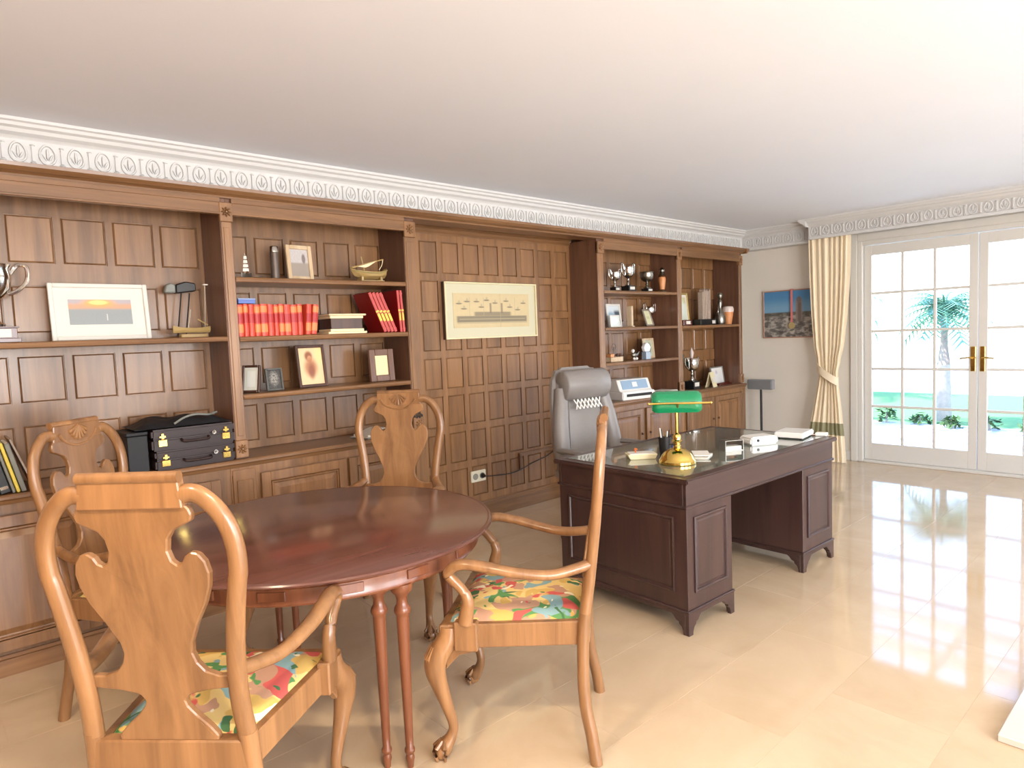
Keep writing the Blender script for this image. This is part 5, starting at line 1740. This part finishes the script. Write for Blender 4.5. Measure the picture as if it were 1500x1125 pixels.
o = thing('card_stand', 'dark wooden stand lying before the white framed card', 'stand', (6.84, 3.945, CT), 0.12)
B(-0.17, 0.16, -0.02, 0.02, 0, 0.018).obj('bar', W['base'], o, bev=0.003)
B(-0.17, 0.16, 0.012, 0.02, 0.018, 0.026).obj('lip', W['base'], o)
o = thing('desk_calendar', 'small cream tent calendar beside the white framed card', 'calendar', (6.53, 3.925, CT), 0.25)
MB().prism([(-0.045, 0.0), (-0.04, 0.0), (0.002, 0.15), (0.044, 0.0), (0.049, 0.0), (0.006, 0.165), (-0.002, 0.165)], 'x', -0.07, 0.07).obj('tent', MT['cream'], o)
B(-0.05, 0.05, -0.0435, -0.04, 0.05, 0.11).rot(-0.27, 'X', (0, -0.04, 0.03)).obj('page', MT['paper'], o)

# ================================================================== OUTSIDE
tag(B(XW+0.2, 11.2, -12, 16, -0.16, -0.05).obj('terrace', MT['terrace']), 'pale sunlit terrace paving outside the French doors', 'terrace')['kind'] = 'structure'
lw = MB().grid(lambda u, v: (10.8+5.2*u, -22+56*v, -0.07+0.02*math.sin(u*4)*math.cos(v*7)), 12, 40)
o = tag(lw.obj('lawn', MT['grass'], smooth=80), 'green lawn beyond the terrace', 'lawn')
o['kind'] = 'stuff'
tag(B(16.0, 70, -60, 90, -0.3, -0.08).obj('gravel_drive', plain('pale_gravel', (232, 226, 214), 0.9, var=0.06, scale=8)), 'pale sunlit gravel beyond the lawn', 'gravel')['kind'] = 'structure'
random.seed(11)
def shrub(x, y, r, h, label):
    o = thing('border_shrub', label, 'shrub', (x, y, -0.06), 0, 'low plants along the lawn border')
    lv = MB()
    for k in range(60):
        a, e = random.uniform(0, 2*PI), random.uniform(0.15, 1.35)
        d = Vector((math.cos(a)*math.cos(e), math.sin(a)*math.cos(e), math.sin(e)))
        q = d*r*random.uniform(0.55, 1.0)
        q.z = q.z*h/r
        n_ = Vector((random.uniform(-1, 1), random.uniform(-1, 1), random.uniform(-0.4, 0.6))).normalized()
        t_ = n_.cross(Vector((0.2, 0.3, 1))).normalized()
        L_ = random.uniform(0.05, 0.09)
        b0 = len(lv.v)
        lv.v += [tuple(q-n_*L_), tuple(q+t_*L_*0.35), tuple(q+n_*L_), tuple(q-t_*L_*0.35)]
        lv.f.append((b0, b0+1, b0+2, b0+3))
    lv.obj('foliage', MT['leaf'], o)
    MB().tube([(0, 0, 0), (0.02, 0.01, h*0.7)], [0.02, 0.008], 6).obj('stem', MT['trunk'], o)
for k in range(16):
    yy = 5.0-0.45*k
    shrub(10.95+0.35*max(0, (yy-1.5)/3.0)**2+random.uniform(-0.08, 0.08), yy, random.uniform(0.17, 0.2), random.uniform(0.16, 0.26), 'low leafy plant at the lawn border')
def palm(x, y, h, label, n=34, L=1.3):
    o = thing('palm_tree', label, 'palm', (x, y, -0.05), 0)
    tr_ = MB().tube([(0, 0, 0), (0.05, 0.02, h*0.5), (0.02, 0, h)], [0.11, 0.09, 0.09], 12)
    tr_.obj('trunk', MT['trunk'], o, smooth=50)
    for k in range(n):
        a = 2.4*k
        e = 1.2-1.6*(k/n)
        fr_l = MB()
        pts = []
        for j in range(7):
            u = j/6
            rr = L*u*math.cos(e*(1-0.35*u))
            zz = L*(math.sin(e)*u-0.55*u*u)
            pts.append(Vector((math.cos(a)*rr, math.sin(a)*rr, h+zz)))
        side = Vector((-math.sin(a), math.cos(a), 0))
        for j in range(1, 7):
            for s in (-1, 1):
                for q in (0.0, 0.5):
                    base = pts[j-1].lerp(pts[j], q)
                    tip = base+side*s*(0.30*(1-0.5*abs(j/6-0.4)))+(pts[j]-pts[j-1])*0.9+Vector((0, 0, -0.08))
                    w_ = (pts[j]-pts[j-1])*0.14
                    b0 = len(fr_l.v)
                    fr_l.v += [tuple(base-w_), tuple(base+w_), tuple(tip)]
                    fr_l.f.append((b0, b0+1, b0+2))
        fr_l.tube(pts, [0.02-0.0025*j for j in range(7)], 5)
        fr_l.obj('frond', MT['palm'], o)
    return o
palm(11.6, 3.02, 1.72, 'palm tree with drooping green fronds beyond the terrace', 34, 0.62)
palm(14.5, 6.2, 2.1, 'farther palm tree standing out on the lawn', 22, 1.4)
# pergola
pg = thing('pergola', 'white pergola of beams and posts over the terrace', 'pergola', (10.4, 2.0, -0.05))
for py_ in (2.15, -3.0):
    B(-0.13, 0.13, py_-0.13, py_+0.13, 0, 2.75).obj('post', MT['white'], pg, bev=0.01)
for bx2 in (-2.1, -1.05, 0.0):
    B(bx2-0.06, bx2+0.06, -6.0, 4.5, 2.75, 2.92).obj('beam', MT['white'], pg, bev=0.008)
for k in range(9):
    yb_ = -5.5+1.2*k
    B(-2.6, 0.5, yb_-0.04, yb_+0.04, 2.925, 3.03).obj('rafter', MT['white'], pg, bev=0.006)
